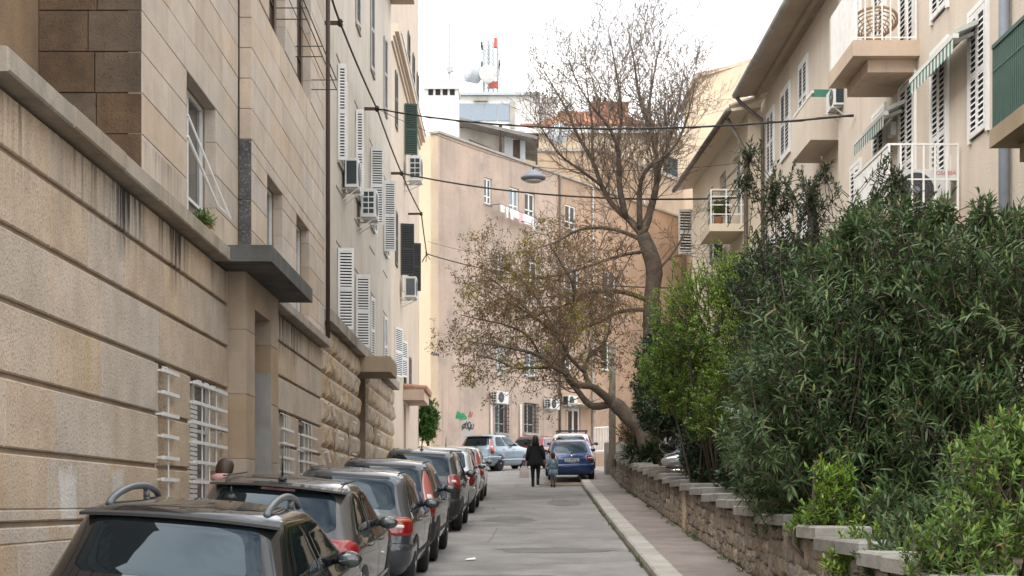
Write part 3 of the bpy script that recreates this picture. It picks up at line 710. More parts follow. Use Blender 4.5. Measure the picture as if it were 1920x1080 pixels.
def boss_mesh(k):
    n, m = 12, 8; v = []; rs = np.random.default_rng(k); W_ = [(rs.uniform(2, 9), rs.uniform(2, 8), rs.uniform(0, 6.28), rs.uniform(.5, 1)) for _ in range(5)]
    for j in range(m + 1):
        for i in range(n + 1):
            a, b = i / n - .5, j / m - .5; e = min(.5 - abs(a), (.5 - abs(b)) * .9)
            h = 0 if e <= 0 else (min(e / .16, 1) ** .6) * (.72 + .16 * sum(q[3] * math.sin(a * q[0] * 1.4 + b * q[1] + q[2]) for q in W_) / 1.6 + .14 * rs.random())
            v.append((h, a, b))
    f = [(j*(n+1)+i, j*(n+1)+i+1, (j+1)*(n+1)+i+1, (j+1)*(n+1)+i) for j in range(m) for i in range(n)]
    me = bpy.data.meshes.new('rock_block'); me.from_pydata(v, [], f); me.materials.append(M['rustic']); return me
BV = [boss_mesh(k) for k in range(8)]
zb = 1.4; ci = 0
zsB = [1.0 + .565 * k for k in range(20)]; zsB = [z for z in zsB if z < LBz - .1] + [LBz - .003]
for i in range(len(zsB) - 1):
    for (b0, b1, y0, y1) in rects(YB0 + .02, YB1, zsB[i], zsB[i+1], opB0):
        if y1 - y0 < .1: continue
        n = max(1, round((b1 - b0) / random.uniform(.8, 1.25)))
        cuts = [b0] + [b0 + (b1 - b0) * (k + random.uniform(-.2, .2)) / n for k in range(1, n)] + [b1]
        for k in range(n):
            inst('rock_block', random.choice(BV), hB, fB0.pt((cuts[k] + cuts[k+1]) / 2, (y0 + y1) / 2, -.045), None, (random.uniform(.085, .14), cuts[k+1] - cuts[k] - .015, y1 - y0 - .015))
for (a0, a1, z0, z1) in opB0[1:]:
    window(fB0, a0+.004, a1-.004, z0, z1, hB, d=-.2, mull=0, trans=0, fw=.04)
    gr = MB(); z = z0 + .15
    while z < z1: gr.box(XL + .12, a0 - .12, z - .02, XL + .15, a1 + .12, z + .02); z += .42
    gr.build('window_grille', 'bar_white', hB)
y = YB0
while y < YB1 - .1:
    e = min(y + random.uniform(1.6, 2.3), YB1)
    if YB1 - e < .5: e = YB1
    MB().box(XL - .25, y + .004, LBz + .001, -4.08 + random.uniform(-.01, .01), e - .004, LBz + .27).build('ledge_stone', 'ledge', hB); y = e
sb0, sb1 = yl(675) - .5, YX(744, -3.4)
MB().box(-4.5, sb0, ZH(697, sb0), -3.4, sb1, ZH(668, sb0)).build('canopy', 'slab_tan', hB)
rowsB = [(6.35, 8.40), (ZH(385, YX(694, XB)) - .6, ZH(275, YX(694, XB))), (ZH(120, YX(692, XB)), ZH(120, YX(692, XB)) + 2.5)]
wx = [632, 666, 694, 719]
opsB = []
for ri, (z0, z1) in enumerate(rowsB):
    for x in wx:
        a = YX(x, XB); opsB.append((a + .05, a + 1.15, z0, z1))
TOPB = ZH(15, YX(735, XB))
wall(fB, YB0 + .002, YB1, LBz + .25, TOPB, opsB, 'plaster_b', hB, .45)
for i, (a0, a1, z0, z1) in enumerate(opsB):
    ri, ci = divmod(i, 4)
    window(fB, a0+.003, a1-.003, z0+.002, z1-.003, hB, d=-.15, mull=1, trans=1, sill='concrete' if ri else None)
    m_ = 'shutter_white' if ri < 2 else 'shutter_dirty'
    if (ri == 0 and ci >= 2) or ri == 2:
        for (h0, dd) in ((a0 - .02, (0.10, 1)), (a1 + .02, (.10, -1))): leaf(hB, (XB + .03, h0), dd, .57, z0, z1, m_)
    else:
        leaf(hB, (XB + .02, a0 - .03), (1, .12), .22 if (ri == 1 and ci < 2) else .40, z0, z1, m_, split=2)
        leaf(hB, (XB + .03, a1 + .03), (.06, 1), .52, z0, z1, m_)
# thin string courses that run at the window heads, stepped like the photograph's panels
for zc in (rowsB[0][1] + .12, rowsB[1][1] + .16, rowsB[0][1] + 1.5):
    for k in range(4):
        a = YX(wx[k], XB); MB().box(XB - .01, a - .25, zc, XB + .02, a + 1.4, zc + .03).build('string_course', 'concrete', hB)
MB().box(XB - .3, YB0 + 4, TOPB + .002, -3.55, YB1 + .1, TOPB + .25).build('eave', 'soffit', hB)
rm = MB()
for k in range(30):
    yy = YB0 + 4 + (YB1 - YB0 - 3.9) * k / 30
    rm.tube([(-3.5, yy, TOPB + .33), (-5.5, yy, TOPB + 1.0)], .12, 6)
rm.build('roof_tiles', 'tile', hB, kind='stuff')

# ------------------------------------------------------------------ third house
XC = -4.6
hC = thing('corner_house', (XC, 64, g(64)), 'tall peach plastered house with moulded cornice and tiled porch near the bend', 'building')
fC = Fr((XC, 0), (0, 1), (1, 0)); YC0, YC1 = YX(733.5, XC), YX(786, XC)
ZC = ZH(20, YX(733, -4.45))
opsC = []
cw = [(740.5, 1.0), (750, 1.0), (758, 1.1), (770, 1.1)]
for (ya, yb, xs) in ((140, 243, (740.5, 757.5, 770)), (400, 500, (740.5, 750.5, 765)), (655, 725, (757, 767))):
    for x in xs:
        a = YX(x, XC); opsC.append((a, a + 1.1, ZH(yb, YX(743, XC)) if yb < 600 else ZH(yb, YX(757, XC)), ZH(ya, YX(743, XC)) if yb < 600 else ZH(ya, YX(757, XC))))
ydc = YX(757, XC); doorC = (ydc, ydc + 1.3, 2.5, ZH(752, ydc) - .1)
wall(fC, YC0, YC1, 1, ZC, opsC + [doorC], 'plaster_c', hC, .5)
MB().box(XC - .45, doorC[0], 2, XC - .38, doorC[1], doorC[3]).build('door', 'door_wood', hC)
for i, (a0, a1, z0, z1) in enumerate(opsC):
    window(fC, a0+.003, a1-.003, z0, z1, hC, d=-.15)
    if i in (1, 4, 5): leaf(hC, (XC + .03, a0 - .02), (1, .25), .55, z0, z1, 'shutter_green' if i == 1 else 'shutter_dark', back='slat_shade')
    else: leaf(hC, (XC + .03, a0), (.06, 1), .55, z0, z1, 'shutter_grey' if i != 6 else 'shutter_brown'); leaf(hC, (XC + .03, a1), (.06, -1), .5, z0, z1, 'shutter_grey')
for k, x in enumerate((740, 750)):
    a = YX(x, XC); leaf(hC, (XC + .02, a), (.25, 1), .9, ZH(705, a), ZH(612 + 25*k, a), 'shutter_white')
cor = MB()
for (d0, z0, z1) in ((.08, -.55, -.35), (.16, -.35, -.2), (.30, -.2, 0.12)): cor.box(XC, YC0 - .2, ZC + z0, XC + d0, YC1 + .1, ZC + z1 - .002)
cor.build('cornice', 'plaster_c', hC)
MB().box(XC - .6, YC0, ZC + .13, XC - .02, YC1 - .3, ZC + 7).build('attic_wall', 'plaster_c', hC)
fC2 = Fr((XC - .02, 0), (0, 1), (1, 0))
for x in (764, 773, 781):
    a = YX(x, XC - .02); leaf(hC, (XC + .02, a), (.03, 1), .8, ZC + 1.0, ZC + 2.8, 'shutter_grey')
MB().box(XC - .02, YC0 + 1, ZC + .12, XC + .34, YC1 + .15, ZC + .2).build('gutter', 'pipe_white', hC)
# porch
py0 = YX(757, XC) - .3; py1 = YX(803, -3.75)
MB().box(XC - .2, py0, ZH(750, py0), -3.72, py1, ZH(730, py0)).build('porch_slab', 'slab_peach', hC)
pt_ = MB(); nt = 12
for k in range(nt):
    yy = py0 - .05 + (py1 - py0 + .1) * (k + .5) / nt; pt_.tube([(XC, yy, ZH(724, py0)), (-3.6, yy, ZH(730, py0) + .04)], .13, 6)
pt_.build('porch_tiles', 'tile', hC, kind='stuff')
# ------------------------------------------------------------------ houses on the right
XR = 7.0
hR = thing('balcony_house', (XR, 22, garden_z(22)), 'beige roughcast house with white railed balconies above the oleander', 'building')
fR = Fr((XR, 0), (0, 1), (-1, 0)); yr = lambda x, X=XR: YX(x, X)
FL1, FL2 = ZH(398, yr(1800)), ZH(75, YX(1600, 5.86))        # balcony floors
YR1 = yr(1572)
zH = ZH(95, yr(1760))
opsR = [(yr(1852), yr(1822), ZH(255, yr(1835)), ZH(18, yr(1835))), (yr(1777), yr(1750), FL1 + .02, zH), (yr(1716), yr(1690), FL1 + .02, zH),
        (yr(1660), yr(1640), FL1 + .02, zH), (yr(1614), yr(1598), FL1 + .9, FL1 + 2.3)]
opsR2 = [(o[0], o[1], o[2] + 3.42, o[3] + 3.4) for o in opsR]
opsR0 = [(o[0], o[1], o[2] - 3.3, o[3] - 3.4) for o in opsR[1:]]
wall(fR, 11, YR1, 0, 15, opsR + opsR2 + opsR0, 'plaster_r', hR, .45)
for i, (a0, a1, z0, z1) in enumerate(opsR + opsR2 + opsR0):
    window(fR, a0+.003, a1-.003, z0, z1-.003, hR, d=-.22, mull=1, trans=0)
    w = (a1 - a0) / 2
    leaf(hR, (XR - .03, a0 + .01), (0, 1), w - .012, z0 + .02, z1 - .02, 'shutter_white', split=2, pitch=.09)
    leaf(hR, (XR - .03, a1 - .01), (0, -1), w - .012, z0 + .02, z1 - .02, 'shutter_white', split=2, pitch=.09)
    fm = MB(); fR.box(fm, a0-.09, a0, z0-.04, z1+.08, -.02, .045); fR.box(fm, a1, a1+.09, z0-.04, z1+.08, -.02, .045); fR.box(fm, a0, a1, z1, z1+.08, -.02, .043)
    fm.build('window_surround', 'white_paint', hR)
def slab(parent, x0, x1, y0, y1, zt, th, mat, beam=True):
    mb = MB(); c = .12
    mb.box(x0, y0, zt - th, x1, y1, zt)
    o = mb.build('balcony_slab', mat, parent)
    if beam: MB().box(x0 + .3, y0 + .22, zt - th - .22, x1, y1 - .22, zt - th - .003).build('balcony_beam', mat, o)
    return o
# upper balcony: white bars at the end, white sheet along the street side
b1y0, b1y1 = YX(1600, 5.86), YX(1553, 5.86)
slab(hR, 5.86, XR, b1y0, b1y1, FL2, .27, 'slab_peach')
railing(hR, [(5.93, b1y0 + .06), (6.95, b1y0 + .06)], FL2, 1.02, 'rail_white', .13, .012)
mbp = MB(); mbp.box(5.90, b1y0 + .05, FL2 + .02, 5.925, b1y1 - .05, FL2 + 1.05); mbp.build('balcony_panel', 'rail_white', hR)
mbp = MB()
yy = b1y0 + .1
while yy < b1y1: mbp.box(5.89, yy, FL2 + .03, 5.899, yy + .02, FL2 + 1.03); yy += .12
mbp.build('panel_ribs', 'rail_white', hR)
# lower balcony
b2y0, b2y1 = YX(1663, 5.83), YX(1598, 5.83)
slab(hR, 5.83, XR, b2y0, b2y1, FL1, .2, 'slab_peach')
railing(hR, [(5.88, b2y0 + .06), (6.95, b2y0 + .06)], FL1, 1.05, 'rail_white', .17, .014, rails=(.06, .48, 1.0))
mbp = MB(); mbp.box(5.86, b2y0 + .05, FL1 + .02, 5.885, b2y1 - .05, FL1 + 1.0); mbp.build('balcony_panel', 'rail_white', hR)
mbp = MB(); yy = b2y0 + .1
while yy < b2y1: mbp.box(5.85, yy, FL1 + .03, 5.859, yy + .02, FL1 + .98); yy += .12
mbp.bar((5.87, b2y0 + .05, FL1 + 1.04), (5.87, b2y1, FL1 + 1.04), .045); mbp.build('panel_ribs', 'rail_white', hR)
b3y0 = b2y1 + .5
slab(hR, 5.9, XR, b3y0, b3y0 + 3.0, FL1 - 1.0, .2, 'slab_peach', False); railing(hR, [(5.95, b3y0 + .05), (6.95, b3y0 + .05)], FL1 - 1.0, 1.0, 'rail_white', .2, .014); railing(hR, [(5.95, b3y0 + .05), (5.95, b3y0 + 2.95)], FL1 - 1.0, 1.0, 'rail_white', .13, .012)
# green balcony close by
b4y1 = YX(1855, 5.9)
slab(hR, 5.9, XR, b4y1 - 4, b4y1, ZH(245, b4y1), .22, 'slab_tan')
mbp = MB(); yy = b4y1 - 3.95; zz = ZH(245, b4y1)
while yy < b4y1: mbp.box(5.935, yy, zz + .03, 5.955, yy + .045, zz + 1.0); yy += .075
mbp.bar((5.945, b4y1 - 3.95, zz + 1.02), (5.945, b4y1 - .02, zz + 1.02), .05); mbp.bar((5.945, b4y1 - 3.95, zz + .72), (5.945, b4y1 - .02, zz + .72), .03)
xx = 5.97
while xx < 6.98: mbp.box(xx, b4y1 - .06, zz + .03, xx + .03, b4y1 - .035, zz + 1.0); xx += .1
mbp.bar((5.945, b4y1 - .045, zz + 1.02), (6.99, b4y1 - .045, zz + 1.02), .05); mbp.build('railing', 'rail_green', hR)
MB().box(5.985, b4y1 - 3.9, zz + .05, 5.995, b4y1 - .1, zz + .5).build('balcony_panel', 'panel_green', hR)
# awnings rolled in under the upper floor
def awning(y0, y1, z, xo=6.62):
    a = MB(); a.hexa([(xo, y0, z - .16), (XR - .05, y0, z - .02), (XR - .05, y1, z - .02), (xo, y1, z - .16), (xo, y0, z - .10), (XR - .05, y0, z + .06), (XR - .05, y1, z + .06), (xo, y1, z - .10)])
    o = a.build('awning', 'awning', hR)
    MB().box(xo - .06, y0 - .03, z - .24, xo + .03, y1 + .03, z - .17).build('front_bar', 'awning_white', o)
    for nm, k0, mt in (('valance', 0, 'awning_white'), ('valance_stripes', 1, 'awning_green')):
        m = MB(); n = 26
        for k in range(k0, n, 2):
            p, q = y0 + (y1 - y0) * k / n, y0 + (y1 - y0) * (k + 1) / n
            m.add([(xo - .05, p, z - .235), (xo - .05, q, z - .235), (xo - .052, q, z - .42), (xo - .05, (p + q) / 2, z - .46), (xo - .052, p, z - .42)], [(0, 1, 2, 3, 4)])
        m.build(nm, mt, o)
    m = MB()
    for y in (y0 + .2, y1 - .2): m.bar((XR - .05, y, z - .1), (xo, y + .25, z - .2), .04, .05)
    m.build('arm', 'awning_white', o)
aY0 = YX(1793, 6.62); awning(aY0, YX(1712, 6.62), ZH(48, aY0) + .05)
aY0 = YX(1662, 6.62); awning(aY0, YX(1607, 6.62), ZH(196, aY0) + .05)
single('rain_pipe', MB().tube([(6.9, yr(1896), 1), (6.9, yr(1896), 15)], .075, 12), 'pipe_grey', 'blue-grey rain pipe on the beige wall beside the green balcony', 'rain pipe', base=(6.9, yr(1896), 1), smooth=True)
single('meter_box', MB().box(6.9, yr(1678) - .1, ZH(255, yr(1678)), 6.998, yr(1678) + .15, ZH(230, yr(1678))), 'white_paint', 'small white box on the wall between two balcony doors', 'box')
single('meter_box', MB().box(6.9, yr(1792) - .06, ZH(340, yr(1792)), 6.998, yr(1792) + .06, ZH(328, yr(1792))), 'white_paint', 'small white junction box beside the balcony with the cooling unit', 'box')

surf('gutter_pale', (.42,.40,.37), (.30,.285,.26), 2, .6, grime=.5, grime_c=(.2,.18,.16))
# second part of the right-hand row, set back, with eave
XS = 7.2
hS = thing('eaved_house', (XS, 38, garden_z(38)), 'beige house with deep eave, gutter and a boxed balcony with green planter', 'building')
fS = Fr((XS, 0), (0, 1), (-1, 0)); YS1 = YX(1427, XS)
opsS = []
for x, x2 in ((1515, 1500), (1482, 1466), (1452, 1440)):
    a0, a1 = YX(x, XS), YX(x2, XS); opsS.append((a0, a1, ZH(290, YX(1474, XS)), ZH(168, YX(1474, XS))))
opsS += [(o[0], o[1], o[2] - 3.4, o[3] - 3.4) for o in opsS]
zEave = ZH(181, YX(1378, 6.35))
wall(fS, YR1 + .01, YS1, 0, zEave - .05, opsS, 'plaster_r', hS, .45)
for (a0, a1, z0, z1) in opsS:
    window(fS, a0+.003, a1-.003, z0, z1-.003, hS, d=-.2, mull=1, trans=0)
    w = (a1 - a0) / 2
    leaf(hS, (XS - .03, a0), (0, 1), w - .01, z0, z1, 'shutter_white', pitch=.1); leaf(hS, (XS - .03, a1), (0, -1), w - .01, z0, z1, 'shutter_white', pitch=.1)
    fm = MB(); fS.box(fm, a0-.08, a0, z0-.08, z1+.08, -.02, .04); fS.box(fm, a1, a1+.08, z0-.08, z1+.08, -.02, .04); fS.box(fm, a0, a1, z1, z1+.08, -.02, .038); fS.box(fm, a0, a1, z0-.08, z0, -.02, .05); fm.build('window_surround', 'white_paint', hS)
ys0, ys1 = YX(1520, 6.55), YX(1484, 6.55)
zt_, zb_ = ZH(182, ys0), ZH(262, ys0)
mb = MB(); mb.box(6.55, ys0, zb_, XS + .0, ys0 + .1, zt_); mb.box(6.55, ys0 + .1, zb_, 6.65, ys1, zt_); mb.box(6.65, ys1 - .1, zb_, XS, ys1, zt_); mb.box(6.65, ys0 + .1, zb_ + .002, XS, ys1 - .1, zb_ + .15)
mb.build('boxed_balcony', 'plaster_r', hS)
MB().bar((6.6, ys0, zt_ + .12), (6.6, ys1, zt_ + .12), .05).build('handrail', 'rail_white', hS)
single('planter', MB().box(6.62, ys0 + .01, zt_ + .002, 7.1, ys0 + .25, zt_ + .17), 'planter_green', 'green plastic planter on the boxed balcony parapet', 'planter')
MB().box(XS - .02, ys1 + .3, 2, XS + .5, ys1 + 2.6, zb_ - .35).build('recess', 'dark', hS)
# eave: soffit, rafters, gutter and tiles
ev0, ev1 = YR1 - 1.5, YX(1378, 6.35)
mb = MB(); mb.hexa([(6.40, ev0, zEave - .05), (XS + .2, ev0, zEave + .1), (XS + .2, ev1, zEave + .1), (6.40, ev1, zEave - .05), (6.40, ev0, zEave + .02), (XS + .2, ev0, zEave + .25), (XS + .2, ev1, zEave + .25), (6.40, ev1, zEave + .02)])
mb.build('eave', 'soffit', hS)
MB().tube([(6.36, ev0, zEave + .03), (6.36, ev1 + .02, zEave + .03)], .095, 10).build('gutter', 'gutter_pale', hS, True)
MB().bar((6.95, ev0, zEave - .02), (6.95, ev1, zEave - .02), .1, .12).build('eave_moulding', 'soffit', hS)
mb = MB()
for k in range(34):
    yy = ev0 + (ev1 - ev0) * (k + .5) / 34; mb.tube([(6.44, yy, zEave + .13), (10, yy, zEave + 1.5)], .09, 6)
mb.build('roof_tiles', 'tile_grey', hS, kind='stuff')
MB().tube([(6.38, ev1 - .12, zEave - .06), (6.5, ev1 - .1, zEave - .2), (7.06, ev1 - .3, zEave - .75), (7.09, ev1 - .3, zEave - 1), (7.09, ev1 - .3, 2)], .055, 8).build('downpipe', 'gutter', hS, True)
MB().box(9, YR1 + 2, zEave, 14, YR1 + 9, zEave + 5).build('roof_storey', 'plaster_r', hS)
MB().box(8.45, YR1 + 1.5, zEave + 5.0, 14.4, YR1 + 9.5, zEave + 5.3).build('roof_slab', 'slab_peach', hS)

# cream house beyond
hT = thing('cream_house', (6.8, 46, garden_z(46)), 'cream house with dark sloping eave and white balcony behind the hedge', 'building')
zE3 = ZH(218, 43.2); e0 = Vector(P(1360, 218, 43.2)); Yf = (zE3 - HC) * FPX / (HZ - 354); e1 = Vector(P(1267, 354, Yf))
tt = (e1 - e0); tt.z = 0; L3 = tt.length; tt.normalize()
fT = Fr((e0.x + .62, e0.y), (tt.x, tt.y), (tt.y * -1, tt.x))
opsT = [(1.0, 2.3, 10.6, 12.4), (3.4, 4.5, 10.6, 12.4), (5.8, 6.8, 10.6, 12.4), (1.0, 2.2, 6.4, 8.6), (4, 5.2, 6.4, 8.6)]
wall(fT, -.2, L3 + .1, 0, zE3 + .05, opsT, 'plaster_cream', hT, .4)
for (a0, a1, z0, z1) in opsT: window(fT, a0+.003, a1-.003, z0, z1-.003, hT, d=-.12, mull=1, trans=0)
endT = Fr((e0.x + .62, e0.y - .2), (1, 0), (0, -1)); wall(endT, .01, 6, 0, zE3, [], 'plaster_cream', hT, .4, name='end_wall', d=.0)
fendT = fT.pt(L3 + .1, 0)
leaf(hT, (fendT.x - .05, fendT.y - .3), (-1, -.15), .5, ZH(480, fendT.y), ZH(396, fendT.y), 'shutter_white', pitch=.1)
mb = MB(); mb.hexa([fT.pt(-.6, zE3-.02, .60), fT.pt(L3+.3, zE3-.02, .60), fT.pt(L3+.3, zE3+.12, -.3), fT.pt(-.6, zE3+.12, -.3), fT.pt(-.6, zE3+.05, .60), fT.pt(L3+.3, zE3+.05, .60), fT.pt(L3+.3, zE3+.25, -.3), fT.pt(-.6, zE3+.25, -.3)])
mb.build('eave', 'plaster_cream', hT)
MB().tube([fT.pt(-.6, zE3, .64), fT.pt(L3 + .3, zE3, .64)], .09, 8).build('gutter', 'gutter', hT, True)
mb = MB()
for k in range(30): a = -.6 + (L3 + .9) * (k + .5) / 30; mb.tube([fT.pt(a, zE3 + .14, .56), fT.pt(a, zE3 + 1.3, -2.6)], .09, 6)
mb.build('roof_tiles', 'tile_grey', hT, kind='stuff')
MB().tube([(e0.x + .05, e0.y - .1, zE3 - .1), (e0.x + .5, e0.y - .25, zE3 - 1.0), (e0.x + .55, e0.y - .28, zE3 - 1.4), (e0.x + .55, e0.y - .28, 3)], .06, 8).build('downpipe', 'gutter', hT, True)
by0 = 43.6; bx0 = (1331 - CX) / FPX * by0; by1 = YX(1313, bx0); bz = ZH(419, by0); bx1 = (1421 - CX) / FPX * by0
MB().box(bx0, by0, bz - .22, bx1, by1, bz).build('balcony_slab', 'plaster_cream', hT)
mb = MB()
for q in (.28, .55, .8, 1.0):
    mb.bar((bx0 + .04, by0 + .04, bz + q), (bx1, by0 + .04, bz + q), .03); mb.bar((bx0 + .04, by0 + .04, bz + q), (bx0 + .04, by1, bz + q), .03)
for q in np.linspace(0, 1, 4): mb.bar((bx0 + .04 + (bx1 - bx0 - .08) * q, by0 + .04, bz), (bx0 + .04 + (bx1 - bx0 - .08) * q, by0 + .04, bz + 1), .035)
mb.build('railing', 'rail_white', hT)
MB().bar((bx0 + .1, by0 + .3, ZH(353, by0)), (bx1 - .1, by0 + .3, ZH(353, by0)), .06).build('awning_bar', 'slab_tan', hT)
# chair on that balcony
ch = thing('balcony_chair', (bx0 + .45, by0 + .8, bz), 'small dark folding chair on the cream house balcony', 'chair')
MB().box(bx0 + .25, by0 + .6, bz + .42, bx0 + .7, by0 + 1.0, bz + .46).build('seat', 'shutter_brown', ch)
MB().box(bx0 + .25, by0 + 1.0, bz + .5, bx0 + .7, by0 + 1.03, bz + .85).build('backrest', 'shutter_brown', ch)
for (x, y) in ((.27, .62), (.68, .62), (.27, .98), (.68, .98)): MB().bar((bx0 + x, by0 + y, bz), (bx0 + x, by0 + y, bz + .42), .03).build('leg', 'bar_dark', ch)

# ------------------------------------------------------------------ pink house at the bend
Y0 = 77.5; X0 = (822 - CX) / FPX * Y0
tD = Vector((.549, .836)); fD = Fr((X0, Y0), (.549, .836), (.836, -.549)); fDs = Fr((X0, Y0), (-.836, .549), (-.549, -.836))
def da(x): k = (x - CX) / FPX; return (k * Y0 - X0) / (.549 - .836 * k)
def dz(x, y): return ZH(y, Y0 + .836 * da(x))
TOPD = ZH(250, Y0)
hD = thing('pink_house', (X0, Y0, g(Y0)), 'weathered pink plastered house closing the street, with barred ground floor windows', 'building')
def dop(x0, x1, y0, y1): xm = (x0 + x1) / 2; return (da(x0), da(x1), dz(xm, y1), dz(xm, y0))
Dbar = [dop(929, 951, 752, 812), dop(983, 1006, 757, 812)]
Dmid = [dop(929, 952, 650, 703), dop(984, 1006, 655, 705), dop(1052, 1072, 650, 705), dop(1128, 1155, 640, 695)]
Dup = [dop(925, 948, 470, 520), dop(985, 1008, 490, 540), dop(1060, 1085, 500, 560), dop(1130, 1155, 510, 560)]
Dtop = [dop(908, 922, 334, 383), dop(955, 973, 352, 400), dop(984, 1003, 362, 408), dop(1060, 1080, 385, 430)]
Ddoor = [(da(1065), da(1089), g(80), dz(1077, 765))]
LD = da(1310)
aS = da(1046); allD = Dbar + Dmid + Dup + Dtop + Ddoor
wall(fD, 0, aS, 2.5, TOPD, [o for o in allD if o[0] < aS], 'plaster_pink', hD, .5)
wall(fD, aS, LD, 2.5, TOPD, [o for o in allD if o[0] > aS], 'plaster_orange', hD, .5, name='tan_wall', d=-.03)
fDs2 = Fr((X0, Y0), (-.836, .549), (-.549, -.836)); wall(fDs2, .012, 9, 2.5, TOPD - .004, [], 'plaster_yellow', hD, .4, name='side_wall')
for o in Dbar:
    window(fD, o[0]+.01, o[1]-.01, o[2], o[3]-.01, hD, d=-.2, fmat='pipe_white', mull=1)
    gr = MB()
    for q in np.linspace(0, 1, 5): a = o[0] + (o[1] - o[0]) * q; gr.bar(fD.pt(a, o[2], .1), fD.pt(a, o[3], .1), .035)
    for q in np.linspace(0, 1, 9): z = o[2] + (o[3] - o[2]) * q; gr.bar(fD.pt(o[0] - .05, z, .11), fD.pt(o[1] + .05, z, .11), .035)
    for q in (0, .5, 1):
        z = o[2] + (o[3] - o[2]) * q; gr.bar(fD.pt(o[0], z, .1), fD.pt(o[0], z, -.05), .03); gr.bar(fD.pt(o[1], z, .1), fD.pt(o[1], z, -.05), .03)
    gr.build('window_grille', 'bar_dark', hD)
    s_ = MB(); fD.box(s_, o[0] - .12, o[1] + .12, o[2] - .14, o[2] - .002, -.05, .16); s_.build('sill', 'concrete', hD)
for i, o in enumerate(Dmid + Dup + Dtop):
    window(fD, o[0]+.01, o[1]-.01, o[2], o[3]-.01, hD, d=-.08, mull=1, trans=1, fw=.09, sill='concrete', pmat='pane_blue' if i in (1, 9) else 'pane')
    if i in (0,):
        s_ = MB(); fD.box(s_, o[0]+.05, o[1]-.05, o[2]+.05, o[3]-.05, -.07, -.04); s_.build('roller_blind', 'shutter_dirty', hD)
window(fD, Ddoor[0][0]+.01, Ddoor[0][1]-.01, Ddoor[0][2], Ddoor[0][3]-.01, hD, d=-.1, mull=1, trans=1, fw=.16, fmat='pipe_white', pmat='shutter_brown')
s_ = MB(); fD.box(s_, Ddoor[0][0] - .6, Ddoor[0][1] + 1.2, Ddoor[0][3] + .12, Ddoor[0][3] + .2, 0, 1.0); s_.build('door_canopy', 'dish_white', hD)
s_ = MB(); fD.box(s_, -.1, LD, TOPD + .002, TOPD + .12, -.5, .1); s_.build('roof_edge', 'concrete', hD)
s_ = MB(); fD.box(s_, .02, LD, TOPD - .5, TOPD - .3, -9, -.5); s_.build('flat_roof', 'concrete', hD)
for x in (1048, 1110):
    s_ = MB().tube([fD.pt(da(x), 3, .08), fD.pt(da(x), TOPD, .08)], .06, 8); s_.build('downpipe', 'shutter_dirty' if x > 1100 else 'gutter', hD, True)
for x in (919, 974):
    s_ = MB().tube([fD.pt(da(x), 3.5, .08), fD.pt(da(x), dz(x, 758), .08)], .07, 8); s_.build('conduit', 'pipe_white', hD, True)
# graffiti and painted-out patch
s_ = MB(); fD.box(s_, da(864), da(889), 3.2, dz(877, 786), .001, .006); s_.build('painted_patch', 'patch_grey', hD)
def scribble(name, mat, x0, x1, y0, y1, loops, w, seed, d=.012):
    r_ = random.Random(seed); m = MB(); pts = []
    for k in range(loops * 9):
        u = k / (loops * 9); px = x0 + (x1 - x0) * (u + .10 * math.cos(k * 1.7)) ; py = (y0 + y1) / 2 + (y1 - y0) * .5 * math.sin(k * 1.35 + r_.uniform(-.5, .5)) * r_.uniform(.5, 1)
        pts.append((da(px), dz((x0 + x1) / 2, py)))
    prev = None
    for (a, z) in pts:
        if prev:
            dv = Vector((a - prev[0], z - prev[1])); n_ = Vector((-dv.y, dv.x)); n_ = n_.normalized() * w if n_.length > 1e-6 else Vector((w, 0))
            m.add([fD.pt(prev[0]+n_.x, prev[1]+n_.y, d), fD.pt(prev[0]-n_.x, prev[1]-n_.y, d), fD.pt(a-n_.x, z-n_.y, d), fD.pt(a+n_.x, z+n_.y, d)], [(0, 1, 2, 3)]); d += .0003
        prev = (a, z)
    m.build(name, mat, hD)
scribble('graffiti', 'graffiti_green', 855, 874, 770, 790, 4, .024, 4); scribble('graffiti', 'graffiti_green', 856, 868, 772, 784, 3, .03, 9, .03)
scribble('graffiti', 'graffiti_black', 866, 887, 790, 808, 3, .035, 5); scribble('graffiti', 'graffiti_red', 878, 886, 770, 785, 1, .03, 6); scribble('graffiti', 'graffiti_black', 807, 824, 659, 668, 2, .04, 12)

# roof terrace pavilion and chimney on the pink house
pv = thing('roof_pavilion', P(870, 300, 92), 'grey rooftop shelter with sheet roof on the pink house', 'shelter')
Yp_ = 92
def bxp(mb, x0, y0, x1, y1, Ya, Yb): a, b = P(x0, y1, Ya), P(x1, y0, Ya); return mb.box(a.x, Ya, a.z, b.x, Yb, b.z)
bxp(MB(), 858, 240, 945, 315, Yp_, Yp_ + 4).build('back_wall', 'concrete', pv); bxp(MB(), 945.5, 245, 985, 320, Yp_ - .3, Yp_ + 4).build('side_room', 'dish_grey', pv)
bxp(MB(), 962, 262, 975, 300, Yp_ - .34, Yp_ - .31).build('door', 'shutter_brown', pv)
mb = MB(); a, b = P(858, 222, Yp_ - 1.5), P(1008, 258, Yp_ - 1.5)
mb.hexa([(a.x, a.y, a.z-.1), (b.x, b.y, b.z-.1), (b.x, b.y+6, b.z-.1), (a.x, a.y+6, a.z-.1), (a.x, a.y, a.z+.1), (b.x, b.y, b.z+.1), (b.x, b.y+6, b.z+.1), (a.x, a.y+6, a.z+.1)]); mb.build('sheet_roof', 'corrugated', pv)
for x in (937, 940, 1006): mb = MB(); a = P(x, 235 if x < 1000 else 258, Yp_ - 1.4); mb.bar(a, (a.x, a.y, a.z - 3.2), .12); mb.build('post', 'shutter_brown', pv)
mb = MB(); a, b = P(880, 262, 84), P(1000, 312, 90)
for q in np.linspace(0, 1, 36): c = a.lerp(b, q); mb.bar(c, c - Vector((0, 0, .8)), .03)
